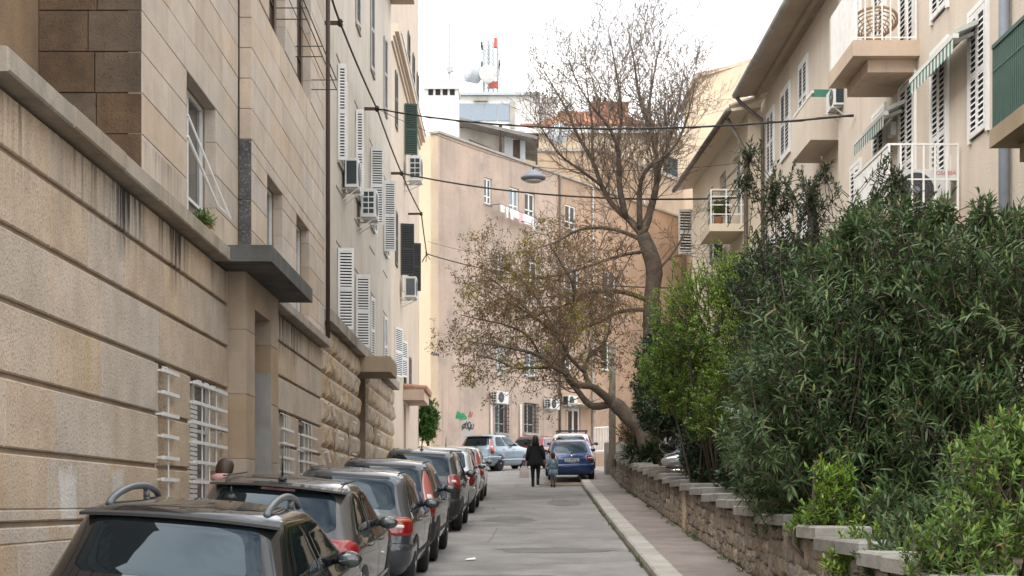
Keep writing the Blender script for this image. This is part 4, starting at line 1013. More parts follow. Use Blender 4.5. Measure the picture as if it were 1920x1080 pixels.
mb.bar(a, b, .05); mb.build('railing', 'bar_dark', pv)
cm = thing('chimney_block', P(828, 255, 86), 'large white chimney block with dark flue slots on the roof', 'chimney')
bxp(MB(), 796, 166, 859, 262, 86, 88).build('stack', 'plaster_white', cm)
for k in range(4): x = 803 + 13.5 * k; bxp(MB(), x, 167, x + 9, 178, 85.96, 86.2).build('flue_slot', 'dark', cm)
bxp(MB(), 794, 161, 861, 165.8, 85.8, 88.2).build('cap', 'plaster_white', cm)
an = MB(); a = P(843, 165, 86.5); an.tube([a, P(843, 42, 86.5)], .07, 6); an.bar(P(836, 128, 86.5), P(851, 126, 86.5), .12); an.bar(P(838, 134, 86.5), P(849, 130, 86.5), .25); an.bar(P(800, 116, 86.5), P(838, 126, 86.5), .05)
single('aerial_mast', an, 'steel', 'thin aerial mast standing on the white chimney block', 'aerial', base=a)

# white building with glazed band and telecom mast
hF = thing('white_building', P(940, 250, 118), 'white flat-roofed building with a band of blue windows behind the roofs', 'building')
bxp(MB(), 855, 178, 1010, 420, 118, 130).build('wall', 'plaster_white', hF); bxp(MB(), 852, 172, 1013, 177.8, 117.6, 130).build('parapet', 'dish_grey', hF)
for k in range(4): x0 = 861 + 24 * k; bxp(MB(), x0, 194, x0 + 22, 226, 117.9, 118.2).build('window', 'pane_blue', hF)
bxp(MB(), 956, 190, 965, 240, 117.88, 118.2).build('pilaster', 'concrete', hF); bxp(MB(), 888, 184, 914, 189, 117.7, 118).build('vents', 'concrete', hF)
bxp(MB(), 1000.5, 182, 1045, 400, 121, 130).build('stair_tower', 'plaster_white', hF); bxp(MB(), 1004, 186, 1012, 236, 120.9, 121.2).build('window', 'pane_blue', hF)
tm = thing('telecom_mast', P(918, 172, 120), 'red and white telecom mast with two drum dishes on the white building', 'mast')
mb = MB()
for k, x in enumerate((907, 916, 925, 933)): mb.bar(P(x, 172, 120 + k % 2), P(x, 72 + 4 * (k % 3), 120 + k % 2), .22)
for k in range(12): y = 168 - 8 * k; mb.bar(P(907, y, 120), P(925, y - 8, 120), .08); mb.bar(P(925, y, 120), P(907, y - 8, 121), .08)
mb.build('lattice', 'dish_grey', tm)
for (x0, x1, y0, y1, m_) in ((926, 932, 70, 88, 'mast_red'), (916, 934, 152, 164, 'mast_red')): bxp(MB(), x0, y0, x1, y1, 119.8, 120.2).build('red_section', m_, tm)
for k in range(9):
    x = random.choice((903, 911, 919, 930, 936)) + random.uniform(-1, 1); y = random.uniform(72, 120); bxp(MB(), x - 1.6, y, x + 1.6, y + random.uniform(10, 22), 119.2, 119.5).build('antenna_panel', random.choice(('dish_white', 'steel', 'dish_grey')), tm)
c = P(887, 138, 119); MB().lathe(c, (-.85, -.5, .08), [(-.5, .02), (-.5, .72), (.45, .76), (.5, .02)], 24).build('drum_dish', 'dish_grey', tm, True)
c = P(914, 140, 118.8); MB().lathe(c, (.15, -1, -.05), [(-.2, .66), (.25, .7), (.3, .66), (.36, .02)], 24).build('drum_dish', 'dish_white', tm, True)

# ochre house and the cream one with tiled roof and brick stack behind the tree
hG = thing('ochre_house', P(1127, 284, 100), 'ochre house with sloping parapet behind the bare tree', 'building')
Yq = 100; Xq = (1127 - CX) / FPX * Yq; zq = ZH(284, Yq)
fq = Fr((Xq, Yq), (.549, .836), (.836, -.549)); fq2 = Fr((Xq, Yq), (-1, .02), (-.02, -1))
wall(fq, 0, 16, 4, zq, [], 'plaster_ochre', hG, .4); wall(fq2, .01, 6, 4, zq - .003, [], 'plaster_ochre', hG, .4, name='front_wall')
s_ = MB(); fq.box(s_, -.1, 16, zq + .002, zq + .25, -.4, .15); s_.build('parapet', 'concrete', hG)
s_ = MB(); fq2.box(s_, .2, 6, zq + .004, zq + .22, -.4, .12); s_.build('parapet', 'concrete', hG)
for (a0, z0) in ((2, zq - 4), (5, zq - 4), (2, zq - 8)): window(fq, a0, a0 + 1.1, z0, z0 + 1.8, hG, d=.03, mull=1, trans=0)
hH = thing('tiled_roof_house', P(1150, 250, 118), 'cream house with orange tiled roof and green shutters behind the bare tree', 'building')
Yh = 118
a, b = P(985, 262, Yh), P(1236, 252, Yh)
MB().box(a.x, Yh, 4, b.x, Yh + 12, b.z).build('wall', 'plaster_yellow', hH)
fh = Fr((b.x, Yh), (.6, .8), (.8, -.6)); wall(fh, .01, 10, 4, b.z - .003, [], 'plaster_yellow', hH, .4, name='side_wall')
MB().box(a.x - .5, Yh - .5, b.z + .002, b.x + .3, Yh + 12, b.z + .5).build('cornice', 'plaster_white', hH)
s_ = MB(); fh.box(s_, .2, 10, b.z + .004, b.z + .45, -.4, .5); s_.build('cornice', 'slab_peach', hH)
rf = MB(); n = 46
for k in range(n):
    x = a.x - .4 + (b.x - a.x + .6) * (k + .5) / n; zt = min(2.4, .5 + 2.6 * min((k + 1) / 18, (n - k) / 16))
    rf.tube([(x, Yh - .45, b.z + .6), (x, Yh + 5, b.z + .6 + zt)], .17, 6)
rf.build('roof_tiles', 'tile', hH, kind='stuff')
bxp(MB(), 1108, 194, 1178, 256, Yh + 2, Yh + 4).build('brick_stack', 'brick', hH); bxp(MB(), 1106, 190, 1180, 193.8, Yh + 1.9, Yh + 4.2).build('stack_cap', 'tile', hH)
for x in (1112, 1122, 1132): bxp(MB(), x, 182, x + 5, 189.8, Yh + 2.5, Yh + 3).build('chimney_pot', 'dark', hH)
for (x, y0, y1) in ((1244, 290, 336), (1246, 392, 450), (1246, 540, 600)):
    k = (x - CX) / FPX; aa = (k * Yh - b.x) / (.6 - .8 * k); Yw = Yh + .8 * aa
    pA = fh.pt(aa, 0, .05); leaf(hH, (pA.x, pA.y), (.6, .8), 1.0, ZH(y1, Yw), ZH(y0, Yw), 'shutter_green', pitch=.16); pB = fh.pt(aa + 2.1, 0, .05); leaf(hH, (pB.x, pB.y), (-.6, -.8), 1.0, ZH(y1, Yw), ZH(y0, Yw), 'shutter_green', pitch=.16)
sd = P(1050, 252, Yh - 2); MB().lathe(sd, (-.4, -.9, .2), [(0, .05), (.1, .6), (.25, .95), (.28, .95)], 20).build('satellite_dish', 'dish_grey', hH, True)
hI = thing('tower_block', P(1370, 215, 95), 'plain peach tower block rising behind the cream house eave', 'building')
mb = MB(); a, b, c = P(1308, 148, 95), P(1404, 118, 90), P(1480, 108, 92)
for (p, q, nm) in ((a, b, 'wall'),): MB().hexa([(p.x, p.y, 5), (q.x, q.y, 5), (q.x + 1, q.y + 8, 5), (p.x, p.y + 8, 5), (p.x, p.y, p.z), (q.x, q.y, q.z), (q.x + 1, q.y + 8, q.z), (p.x, p.y + 8, p.z)]).build(nm, 'plaster_yellow', hI)
MB().hexa([(a.x - .2, a.y - .2, a.z + .003), (b.x + .2, b.y - .2, b.z + .003), (b.x + 1, b.y + 8, b.z + .003), (a.x - .2, a.y + 8, a.z + .003), (a.x - .2, a.y - .2, a.z + .25), (b.x + .2, b.y - .2, b.z + .25), (b.x + 1, b.y + 8, b.z + .25), (a.x - .2, a.y + 8, a.z + .25)]).build('roof_edge', 'slab_peach', hI)
# white gate by the pink house
gt = MB(); a, b = P(1114, 802, 70), P(1146, 800, 71)
for q in np.linspace(0, 1, 12): c = a.lerp(b, q); gt.bar(c, (c.x, c.y, c.z - 1.2), .03)
gt.bar(a, b, .05); gt.bar(a - Vector((0,0,1.1)), b - Vector((0,0,1.1)), .05)
single('white_gate', gt, 'rail_white', 'low white barred gate in front of the pink house behind the pole', 'gate', base=(a.x, a.y, g(70)))
# ------------------------------------------------------------------ cooling units on the walls
def ac_unit(label, fr, a, z, w=.85, h=.62, d=.32, gap=.1, side='grid', fan=True, brand=None, group='cooling units on the walls'):
    o = thing('cooling_unit', fr.pt(a, z, gap), label, 'air conditioner', group)
    m = MB(); fr.box(m, a, a + w, z, z + h, gap, gap + d); m.build('casing', 'ac_white', o)
    s_ = MB(); fr.box(s_, a - .006, a - .001, z + h*.1, z + h*.9, gap + d*.12, gap + d*.88); s_.build('side_vent', 'ac_dark', o)
    if side == 'grid':
        m = MB()
        for q in np.linspace(0, 1, 5): zz = z + h * (.1 + .8 * q); fr.box(m, a - .014, a - .007, zz - .015, zz + .015, gap + d*.08, gap + d*.92)
        for q in (0, .5, 1): dd = gap + d * (.12 + .76 * q); fr.box(m, a - .013, a - .0065, z + h*.09, z + h*.91, dd - .012, dd + .012)
        m.build('vent_grid', 'ac_white', o)
    elif side == 'fine':
        m = MB(); q = z + h*.12
        while q < z + h*.88: fr.box(m, a - .012, a - .0065, q, q + .012, gap + d*.1, gap + d*.9); q += .03
        m.build('vent_grid', 'pipe_grey', o)
    if fan:
        c = fr.pt(a + w*.36, z + h/2, gap + d + .002); m = MB(); m.lathe(c, fr.n, [(0, h*.42), (.006, h*.42), (.008, h*.40)], 26); m.build('fan', 'ac_fan', o, True)
        m = MB(); m.lathe(c + fr.n * .009, fr.n, [(0, h*.09), (.012, h*.08)], 14)
        for k in range(1, 6):
            r_ = h * .42 * k / 5; pts = [c + fr.n * .014 + (fr.t * math.cos(q) + Vector((0, 0, 1)) * math.sin(q)) * r_ for q in np.linspace(0, 2*math.pi, 25)]; m.tube(pts, .002, 4, False)
        m.build('fan_guard', 'pipe_grey', o)
    m = MB()
    for q in (.15, .85): m.bar(fr.pt(a + w*q, z - .02, 0), fr.pt(a + w*q, z - .02, gap + d + .04), .03, .035); m.bar(fr.pt(a + w*q, z - .32, .01), fr.pt(a + w*q, z - .03, gap + d*.9), .025)
    m.bar(fr.pt(a + w*.1, z - .02, gap + d*.5), fr.pt(a + w*.9, z - .02, gap + d*.5), .03)
    m.build('bracket', 'bar_white', o)
    m = MB(); m.tube([fr.pt(a + w*.9, z + h*.2, gap + d*.5), fr.pt(a + w + .08, z + h*.2, gap + .05), fr.pt(a + w + .1, z + h*.5, .02), fr.pt(a + w + .1, z + h + .3, .02)], .018, 6); m.build('hose', 'pipe_white', o)
    if brand:
        cu = bpy.data.curves.new('lettering', 'FONT'); cu.body = brand; cu.size = h * .14; t = bpy.data.objects.new('lettering', cu)
        col.objects.link(t); bpy.context.view_layer.update(); me = bpy.data.meshes.new_from_object(t.evaluated_get(bpy.context.evaluated_depsgraph_get())); bpy.data.objects.remove(t)
        me.materials.append(M['text_red']); t = bpy.data.objects.new('lettering', me); col.objects.link(t); t.parent = o
        t.rotation_euler = (math.pi/2, 0, math.atan2(fr.t.y, fr.t.x)); t.location = fr.pt(a + w*.66, z + h*.86, gap + d + .003) - o.location
    return o
a = YX(641, XB); ac_unit('cooling unit with dark blank side, upper of the pair between the white shutters', fB, a, ZH(350, a), .85, .75, .34, .08, 'plain')
a = YX(669, XB); ac_unit('cooling unit with eight-square side grid, lower of the pair between white shutters', fB, a, ZH(406, a), .95, .8, .42, .12, 'grid')
a = YX(757, XC); ac_unit('cooling unit under the dark green open shutter of the peach corner house', fC, a, ZH(338, a), .95, 1.05, .55, .2, 'grid')
a = YX(750, XC); ac_unit('cooling unit with fine grey grille, midway up the peach corner house', fC, a, ZH(557, a), .9, .85, .46, .2, 'fine')
ac_unit('cooling unit above the first barred window of the pink house', fD, da(917), dz(925, 757), 1.15, .66, .42, .1, 'grid')
ac_unit('cooling unit right of the second barred window of the pink house', fD, da(1018), dz(1028, 768), 1.0, .6, .42, .1, 'grid')
ac_unit('cooling unit over the door canopy of the pink house', fD, da(1052), dz(1060, 762), 1.0, .62, .42, .1, 'plain')
a = YX(1320, 6.6); ac_unit('cooling unit under the cream house balcony slab', fT, 3.2, ZH(482, 46), .9, .6, .35, .1, 'plain')
# the big unit that stands on the lower balcony, lettered
frA = Fr((6.06, b2y0 + .62), (1, 0), (0, -1))
ac_unit('large cooling unit with red lettering standing on the white railed lower balcony', frA, .0, FL1 + .05, .84, .66, .34, 0, 'plain', True, 'TOSHIBA')
frA2 = Fr((XS, 0), (0, 1), (-1, 0)); ac_unit('small cooling unit between upper balcony and boxed balcony on the beige row', frA2, YX(1590, XR) - .2 + .6, ZH(192, YX(1585, XR)), .8, .42, .3, .1, 'plain')

# round wicker chair on the upper balcony
pc = thing('wicker_chair', (6.4, b1y0 + .75, FL2), 'round wicker bowl chair on the upper white balcony', 'chair')
m = MB(); rot = Matrix.Rotation(R(-22), 3, 'X'); cc = Vector((6.4, b1y0 + .75, FL2 + .48))
for k in range(7):
    rr = .14 + .045 * k; hh = -.20 + .035 * k ** 1.15
    m.tube([cc + rot @ Vector((rr * math.cos(q), rr * math.sin(q), hh)) for q in np.linspace(0, 2*math.pi, 33)], .012 + (.014 if k == 6 else 0), 6, False)
for q in np.linspace(0, 2*math.pi, 15)[:-1]: m.tube([cc + rot @ Vector(((.10 + .045 * k) * math.cos(q), (.10 + .045 * k) * math.sin(q), -.21 + .035 * k ** 1.15)) for k in range(8)], .008, 5)
m.build('bowl', 'wicker', pc)
m = MB(); m.tube([(6.4 + .26 * math.cos(q), b1y0 + .75 + .26 * math.sin(q), FL2 + .03) for q in np.linspace(0, 2*math.pi, 25)], .016, 6, False)
for q in np.linspace(0, 2*math.pi, 9)[:-1]: m.tube([(6.4 + .26 * math.cos(q), b1y0 + .75 + .26 * math.sin(q), FL2 + .03), (6.4 + .17 * math.cos(q), b1y0 + .75 + .17 * math.sin(q), FL2 + .27)], .01, 5)
m.build('base', 'wicker', pc)

# ------------------------------------------------------------------ overhead lines
def sag(a, b, s, n=28):
    a, b = Vector(a), Vector(b); return [a.lerp(b, t) - Vector((0, 0, 4 * s * t * (1 - t))) for t in np.linspace(0, 1, n)]
def cable(label, pts, r_, group='overhead cables', wrap=False):
    m = MB(); m.tube(pts, r_, 6)
    if wrap:
        m2 = []
        for i, p in enumerate(pts): m2.append(Vector(p) + Vector((0, .02 * math.cos(i * 1.9), .025 * math.sin(i * 1.9))))
        m.tube(m2, r_ * .6, 5)
    return single('overhead_cable', m, 'cable', label, 'cable', group, base=pts[0])
def wallpt(x, y, X): Yv = YX(x, X); return Vector((X, Yv, ZH(y, Yv)))
XK = -4.02
br = []
for (x, y, lab) in ((626, 43, 'rusty cable bracket highest on the wall above the white shutters'), (695, 204, 'rusty cable bracket where the upper street cable leaves the wall'), (741, 325, 'rusty cable bracket beside the grid-sided cooling unit of the corner house'), (778, 401, 'lowest rusty cable bracket above the dark shutters')):
    c = wallpt(x + 12, y, XK); wallx = XB if x < 730 else XC
    o = thing('cable_bracket', (wallx, c.y, c.z), lab, 'bracket', 'cable brackets')
    MB().bar((wallx - .02, c.y, c.z), (c.x + .03, c.y, c.z), .05, .09).build('arm', 'iron_rust', o)
    m = MB(); m.lathe(c + Vector((0, 0, -.09)), (0, 0, 1), [(0, .03), (.04, .07), (.08, .05), (.13, .07), (.18, .03)], 10); m.build('insulator', 'cable', o)
    br.append(c)
n0 = wallpt(612, -40, XK)
end = wallpt(800, 476, XK)
run = []
for p, q in zip([n0] + br, br + [end]): run += sag(p, q, .06, 9)[:-1]
run.append(end)
cable('thick cable run along the left house walls over the brackets', run, .028, wrap=True)
aR = Vector((XR - .05, YX(1600, XR - .05), 0)); aR.z = ZH(216, aR.y)
cable('twisted cable crossing the street from the upper bracket to the beige house', sag(br[1], aR, .42, 40), .022, wrap=True)
e2 = Vector(P(1440, 368, 43)); cable('cable crossing the street at mid height past the hanging lamp', sag(br[2], e2, .4, 36), .027)
e3 = Vector(P(1290, 540, 50)); cable('cable sloping from the lowest wall anchor across the street into the tree', sag(end, e3, .4, 34), .025)
lampP = Vector(P(1000, 313, 38)); cable('thin span wire that carries the hanging street lamp', sag(br[1], lampP, .12, 16) + sag(lampP, P(1390, 305, 42), .15, 16)[1:], .007)
cable('thin wire high between the corner house and the tree', sag(wallpt(800, 452, XK), P(1130, 482, 52), .35, 24), .008)
# short clutter at the wire ends
cl_ = thing('cable_clamp', end, 'clump of cable ends and clamps at the lowest wall anchor', 'clamp')
m = MB()
for k in range(9): m.tube([end, end + Vector((random.uniform(-.25, .25), random.uniform(-.3, .3), random.uniform(-.4, .12)))], .018, 5)
m.build('wire_ends', 'cable', cl_)
# hanging street lamp
sl_ = thing('street_lamp', lampP, 'grey oval street lamp hanging over the road from a wire', 'street lamp')
m = MB(); m.lathe(lampP - Vector((0, 0, .36)), (0, 0, 1), [(0, .2), (.05, .31), (.09, .32), (.12, .28), (.20, .20), (.26, .12), (.29, .03)], 22); m.build('housing', 'pipe_grey', sl_, True)
m = MB(); m.lathe(lampP - Vector((0, 0, .41)), (0, 0, 1), [(0, .05), (.02, .17), (.052, .24)], 20); m.build('lens', 'lens_clear', sl_, True)
MB().tube([lampP, lampP - Vector((0, 0, .1))], .02, 6).build('hanger', 'cable', sl_)
# laundry on a line under the pink house's upper windows
lz = dz(960, 398)
la, lb = fD.pt(da(918), dz(918, 385), .7), fD.pt(da(1003), dz(1003, 418), .7)
lo = thing('laundry_line', la, 'line of white and pink laundry under the top windows of the pink house', 'laundry')
m = MB(); m.tube([la, lb], .012, 5)
for q in (la, lb): m.bar(q, q - fD.n * .7, .03)
m.build('line', 'bar_dark', lo)
for k in range(9):
    q = .05 + k * .1; p = la.lerp(lb, q); w_ = random.uniform(.3, .55); h_ = random.uniform(.4, .8); tv = (lb - la).normalized()
    m = MB(); n = 6; rows = 4
    for j in range(rows + 1):
        for i in range(n + 1):
            s_ = i / n - .5; v = p + tv * s_ * w_ * (1 - .12 * j / rows) - Vector((0, 0, h_ * j / rows)) + fD.n * (.05 * math.sin(i * 1.7 + k) * j / rows); m.v.append(tuple(v))
    m.f = [(j*(n+1)+i, j*(n+1)+i+1, (j+1)*(n+1)+i+1, (j+1)*(n+1)+i) for j in range(rows) for i in range(n)]
    m.build('garment', random.choice(('cloth_white', 'cloth_white', 'cloth_pink')), lo, True)
# utility pole beside the leaning tree
pp = Vector((P(1148, 850, 52).x, 52, garden_z(52)))
single('utility_pole', MB().tube([pp, (pp.x, pp.y, 6.3), (pp.x - .02, pp.y, ZH(640, 52))], [.13, .12, .10], 12), 'bark_pale', 'pale weathered pole beside the leaning trunk at the end of the wall', 'pole', base=pp, smooth=True)
# stone gate post at the far end of the wall
gp = Vector((SX(3.0, 56.5), 56.5, g(56.5)))
single('gate_pier', MB().box(gp.x - .45, 56.2, g(56), gp.x + .35, 57, ZH(830, 56.5)), 'coping', 'square stone pier at the far end of the rubble wall', 'pier', base=gp)
# small things on the ground
for k, (x, y, w_, lab) in enumerate(((1163, 1037, .12, 'white scrap of paper lying in the gutter by the kerb'), (872, 1009, .16, 'pale crumpled scrap on the road behind the parked cars'))):
    Yk = 18.2 if k == 0 else 22.5; uu = (x - CX) / FPX * Yk
    m = MB(); zz = g(Yk) + .012; m.add([(uu, Yk, zz), (uu + w_, Yk + .03, zz + .01), (uu + w_ * .9, Yk + .14, zz + .035), (uu + .02, Yk + .11, zz + .015), (uu, Yk, zz + .004), (uu + w_, Yk + .03, zz + .014), (uu + w_ * .9, Yk + .14, zz + .039), (uu + .02, Yk + .11, zz + .019)], [(3,2,1,0),(4,5,6,7),(0,1,5,4),(1,2,6,5),(2,3,7,6),(3,0,4,7)])
    single('litter', m, 'paper', lab, 'litter')
# planks lying by the blue car
pk = Vector(P(1040, 903, 51)); pk.z = g(51) + .02
o = thing('planks', pk, 'pale boards lying on the road behind the blue car', 'boards')
for (dx, dy, ln, rz, dz_) in ((-.35, 0, 1.0, .12, .0), (.1, .25, 1.5, -.05, .06), (.2, .1, 1.3, .1, .0)):
    c = pk + Vector((dx + .3, dy, dz_ + .03)); dv = Vector((math.cos(rz), math.sin(rz), 0)) * ln / 2; MB().bar(c - dv, c + dv, .2, .04).build('board', 'slab_peach', o)

# ------------------------------------------------------------------ scooter parked in the garden, only its rear shows
sp = Vector((P(1262, 870, 37.2).x, 37.2, garden_z(36.3) + .06))
sk = thing('scooter', sp, 'black scooter with glossy top box parked behind the low wall', 'scooter', rz=0)
q = sp
m = MB(); m.ell(q + Vector((-.12, 0, .92)), (.23, .2, .17), 18, 10); m.build('top_box', 'paint_black', sk, True)
m = MB(); m.ell(q + Vector((.38, 0, .72)), (.36, .14, .09), 16, 8); m.build('seat', 'black_plastic', sk, True)
m = MB(); m.ell(q + Vector((.12, 0, .55)), (.42, .16, .2), 18, 10); m.build('rear_body', 'paint_silver', sk, True)
m = MB(); m.ell(q + Vector((1.05, 0, .6)), (.12, .2, .42), 16, 10); m.build('leg_shield', 'paint_silver', sk, True)
m = MB(); m.box(q.x + .4, q.y - .13, q.z + .2, q.x + 1.0, q.y + .13, q.z + .27); m.build('floorboard', 'black_plastic', sk)
for x in (0, 1.25): m = MB(); m.lathe(q + Vector((x, -.06, .24)), (0, 1, 0), [(0, .12), (.01, .23), (.11, .23), (.12, .12)], 22); w_ = m.build('wheel', 'tyre', sk, True); MB().lathe(q + Vector((x, -.07, .24)), (0, 1, 0), [(0, .05), (.0, .13), (.14, .13), (.14, .05)], 18).build('rim', 'rim', w_, True)
m = MB(); m.tube([q + Vector((1.0, -.3, 1.02)), q + Vector((1.02, 0, 1.0)), q + Vector((1.0, .3, 1.02))], .018, 6); m.tube([q + Vector((1.02, 0, 1.0)), q + Vector((1.25, 0, .24))], .035, 8); m.build('handlebar', 'bar_dark', sk)
for s_ in (-1, 1): m = MB(); m.tube([q + Vector((1.0, .22*s_, 1.02)), q + Vector((1.0, .3*s_, 1.22))], .008, 5); m.ell(q + Vector((1.0, .32*s_, 1.25)), (.03, .07, .045), 10, 6); m.build('mirror', 'chrome', sk, True)
m = MB(); m.lathe(q + Vector((-.1, -.2, .3)), (1, 0, .05), [(0, .02), (.02, .06), (.4, .05), (.42, .02)], 12); m.build('exhaust', 'chrome', sk, True)
# ------------------------------------------------------------------ cars
# rows of the body: z, rear y, front y (from the nose, negative), half width factor, corner radius, bow
HATCH = [(.20,.20,-.22,.88,.12,.02),(.27,.07,-.08,.95,.16,.04),(.40,.015,-.01,.99,.18,.06),(.54,.0,0,1.0,.18,.07),(.62,.03,-.03,1.0,.17,.07),(.76,.055,-.10,1.0,.16,.07),(.87,.085,-.40,.985,.16,.07),(.94,.12,-.92,.95,.16,.08),
         (.99,.16,-1.12,.925,.17,.08),(1.18,.31,-1.56,.845,.18,.09),(1.33,.44,-1.94,.79,.19,.10),(1.40,.53,-2.14,.745,.22,.10),(1.435,.62,-2.32,.67,.25,.09),(1.452,.74,-2.45,.55,.25,.07),(1.462,.95,-2.5,.36,.2,.04)]
class Car:
    def __init__(s, L, Wd, H, rows=HATCH, rear_pull=1.0, rear_shift=None):
        s.L, s.W, s.H = L, Wd, H; k = H / 1.462; s.rows = []
        for (z, yr_, yf, w, r_, b) in rows: s.rows.append((z * k, yr_ * (rear_pull if z > .8 else 1), L + yf * (L / 4.0), w * Wd, r_, b))
        s.z = np.array([r_[0] for r_ in s.rows]); s.A = np.array(s.rows)
    def row(s, z):
        z = min(max(z, s.z[0]), s.z[-1]); i = int(np.searchsorted(s.z, z, 'right') - 1); i = min(max(i, 0), len(s.z) - 2)
        t = (z - s.z[i]) / (s.z[i+1] - s.z[i]); A = s.A; p0, p1, p2, p3 = A[max(i-1,0)], A[i], A[i+1], A[min(i+2,len(A)-1)]
        h = s.z[i+1] - s.z[i]
        m1 = (p2 - p0) / max(p2[0] - p0[0], 1e-6) * h; m2 = (p3 - p1) / max(p3[0] - p1[0], 1e-6) * h
        t2, t3 = t*t, t*t*t
        v = (2*t3-3*t2+1)*p1 + (t3-2*t2+t)*m1 + (-2*t3+3*t2)*p2 + (t3-t2)*m2
        lin = p1 * (1-t) + p2 * t
        return .6 * v + .4 * lin
    def S(s, u, z):
        _, yr_, yf, w, r_, bow = s.row(z); u = u % 4; seg = int(u); t = u - seg
        r_ = min(r_, w * .9, (yf - yr_) * .45)
        if seg == 0: x, y = -w + 2*w*t, yr_
        elif seg == 1: x, y = w, yr_ + t * (yf - yr_)
        elif seg == 2: x, y = w - 2*w*t, yf
        else: x, y = -w, yf + t * (yr_ - yf)
        cx, cy = min(max(x, -(w-r_)), w-r_), min(max(y, yr_+r_), yf-r_); dx, dy = x-cx, y-cy
        if abs(dx) > 1e-9 and abs(dy) > 1e-9: q = r_ / math.hypot(dx, dy); x, y = cx + dx*q, cy + dy*q
        y += bow * (x / w) ** 2 * max(0, 1 - (y - yr_) / .6) - bow * 1.5 * (x / w) ** 2 * max(0, 1 - (yf - y) / .7)
        mid = s.L * .5; x *= 1 - .075 * (abs(y - mid) / mid) ** 3
        return Vector((x, y, z))
    def N(s, u, z):
        e = .004; a = s.S(u + e, z) - s.S(u - e, z); b = s.S(u, min(z + e, s.z[-1])) - s.S(u, max(z - e, s.z[0])); n = a.cross(b)
        return n.normalized() if n.length > 1e-12 else Vector((0, 0, 1))
    def body(s):
        us = []
        for seg, n in ((0, 26), (1, 44), (2, 20), (3, 44)): us += [seg + i / n for i in range(n)]
        zs = []
        for i in range(len(s.z) - 1): zs += [s.z[i] + (s.z[i+1] - s.z[i]) * k / 3 for k in range(3)]
        zs.append(s.z[-1]); m = MB(); rings = [[s.S(u, z) for u in us] for z in zs]
        last = rings[-1]; c = sum((Vector(p) for p in last), Vector()) / len(last)
        for q in (.7, .4, .1): rings.append([c.lerp(Vector(p), q) + Vector((0, 0, .012 * (1 - q))) for p in last])
        bot = rings[0]; cb = sum((Vector(p) for p in bot), Vector()) / len(bot)
        m.loft([[cb.lerp(Vector(p), .9) for p in bot]] + rings); return m
    def patch(s, u0, u1, z0, z1, off, ru=.0, rz=.0, nu=14, nz_=8, sk=0.0, skew=0.0, shape=None, back=.002):
        """a sheet lying on the body between u0..u1 and z0..z1, with rounded corners and a rim that meets the body"""
        m = MB(); zs = np.linspace(z0, z1, nz_ + 1); b = 0
        for z in zs:
            e = 0
            if rz > 0:
                dd = min(z - z0, z1 - z); q = max(0, 1 - dd / rz); e = ru * (1 - math.sqrt(max(0, 1 - q*q)))
            f = (z - z0) / (z1 - z0); a_, b_ = u0 + e + skew * f, u1 - e + sk * f
            if shape: a_, b_ = shape(f, a_, b_)
            for i in range(nu + 1):
                u = a_ + (b_ - a_) * i / nu; edge = i in (0, nu) or z in (zs[0], zs[-1])
                m.v.append(tuple(s.S(u, z) + s.N(u, z) * (back if edge else off)))
        k = nu + 1
        for j in range(nz_):
            for i in range(nu): m.f.append((j*k+i, j*k+i+1, (j+1)*k+i+1, (j+1)*k+i))
        return m
def mirror_mb(m): o = MB(); o.v = [(-v[0], v[1], v[2]) for v in m.v]; o.f = [tuple(reversed(q)) for q in m.f]; return o
wheel_cache = {}
def wheel_meshes(r_):
    if r_ in wheel_cache: return wheel_cache[r_]
    t = MB(); t.lathe((-.1, 0, 0), (1, 0, 0), [(0, r_*.66), (.005, r_*.9), (.03, r_*.985), (.06, r_), (.14, r_), (.17, r_*.985), (.195, r_*.9), (.2, r_*.66)], 30)
    w = MB(); w.lathe((.035, 0, 0), (1, 0, 0), [(0, r_*.5), (.05, r_*.62), (.062, r_*.66), (.064, r_*.60), (.045, r_*.55)], 26)
    for k in range(5):
        a = 2 * math.pi * k / 5; d = Vector((0, math.cos(a), math.sin(a))); w.bar(Vector((.085, 0, 0)), Vector((.085, 0, 0)) + d * r_ * .6, .05, .03, (1, 0, 0))
    w.lathe((.06, 0, 0), (1, 0, 0), [(0, r_*.18), (.045, r_*.15)], 14)
    a = t.build('tyre_src', 'tyre', None, True); b = w.build('rim_src', 'rim', None); ma, mb_ = a.data, b.data
    bpy.data.objects.remove(a); bpy.data.objects.remove(b); ma.name = 'tyre'; mb_.name = 'rim'; wheel_cache[r_] = (ma, mb_); return ma, mb_
def text_mesh(body, size, mat):
    cu = bpy.data.curves.new('lettering', 'FONT'); cu.body = body; cu.size = size; cu.align_x = 'CENTER'; cu.align_y = 'CENTER'; t = bpy.data.objects.new('lettering', cu)
    col.objects.link(t); bpy.context.view_layer.update(); me = bpy.data.meshes.new_from_object(t.evaluated_get(bpy.context.evaluated_depsgraph_get())); bpy.data.objects.remove(t); me.materials.append(M[mat]); return me
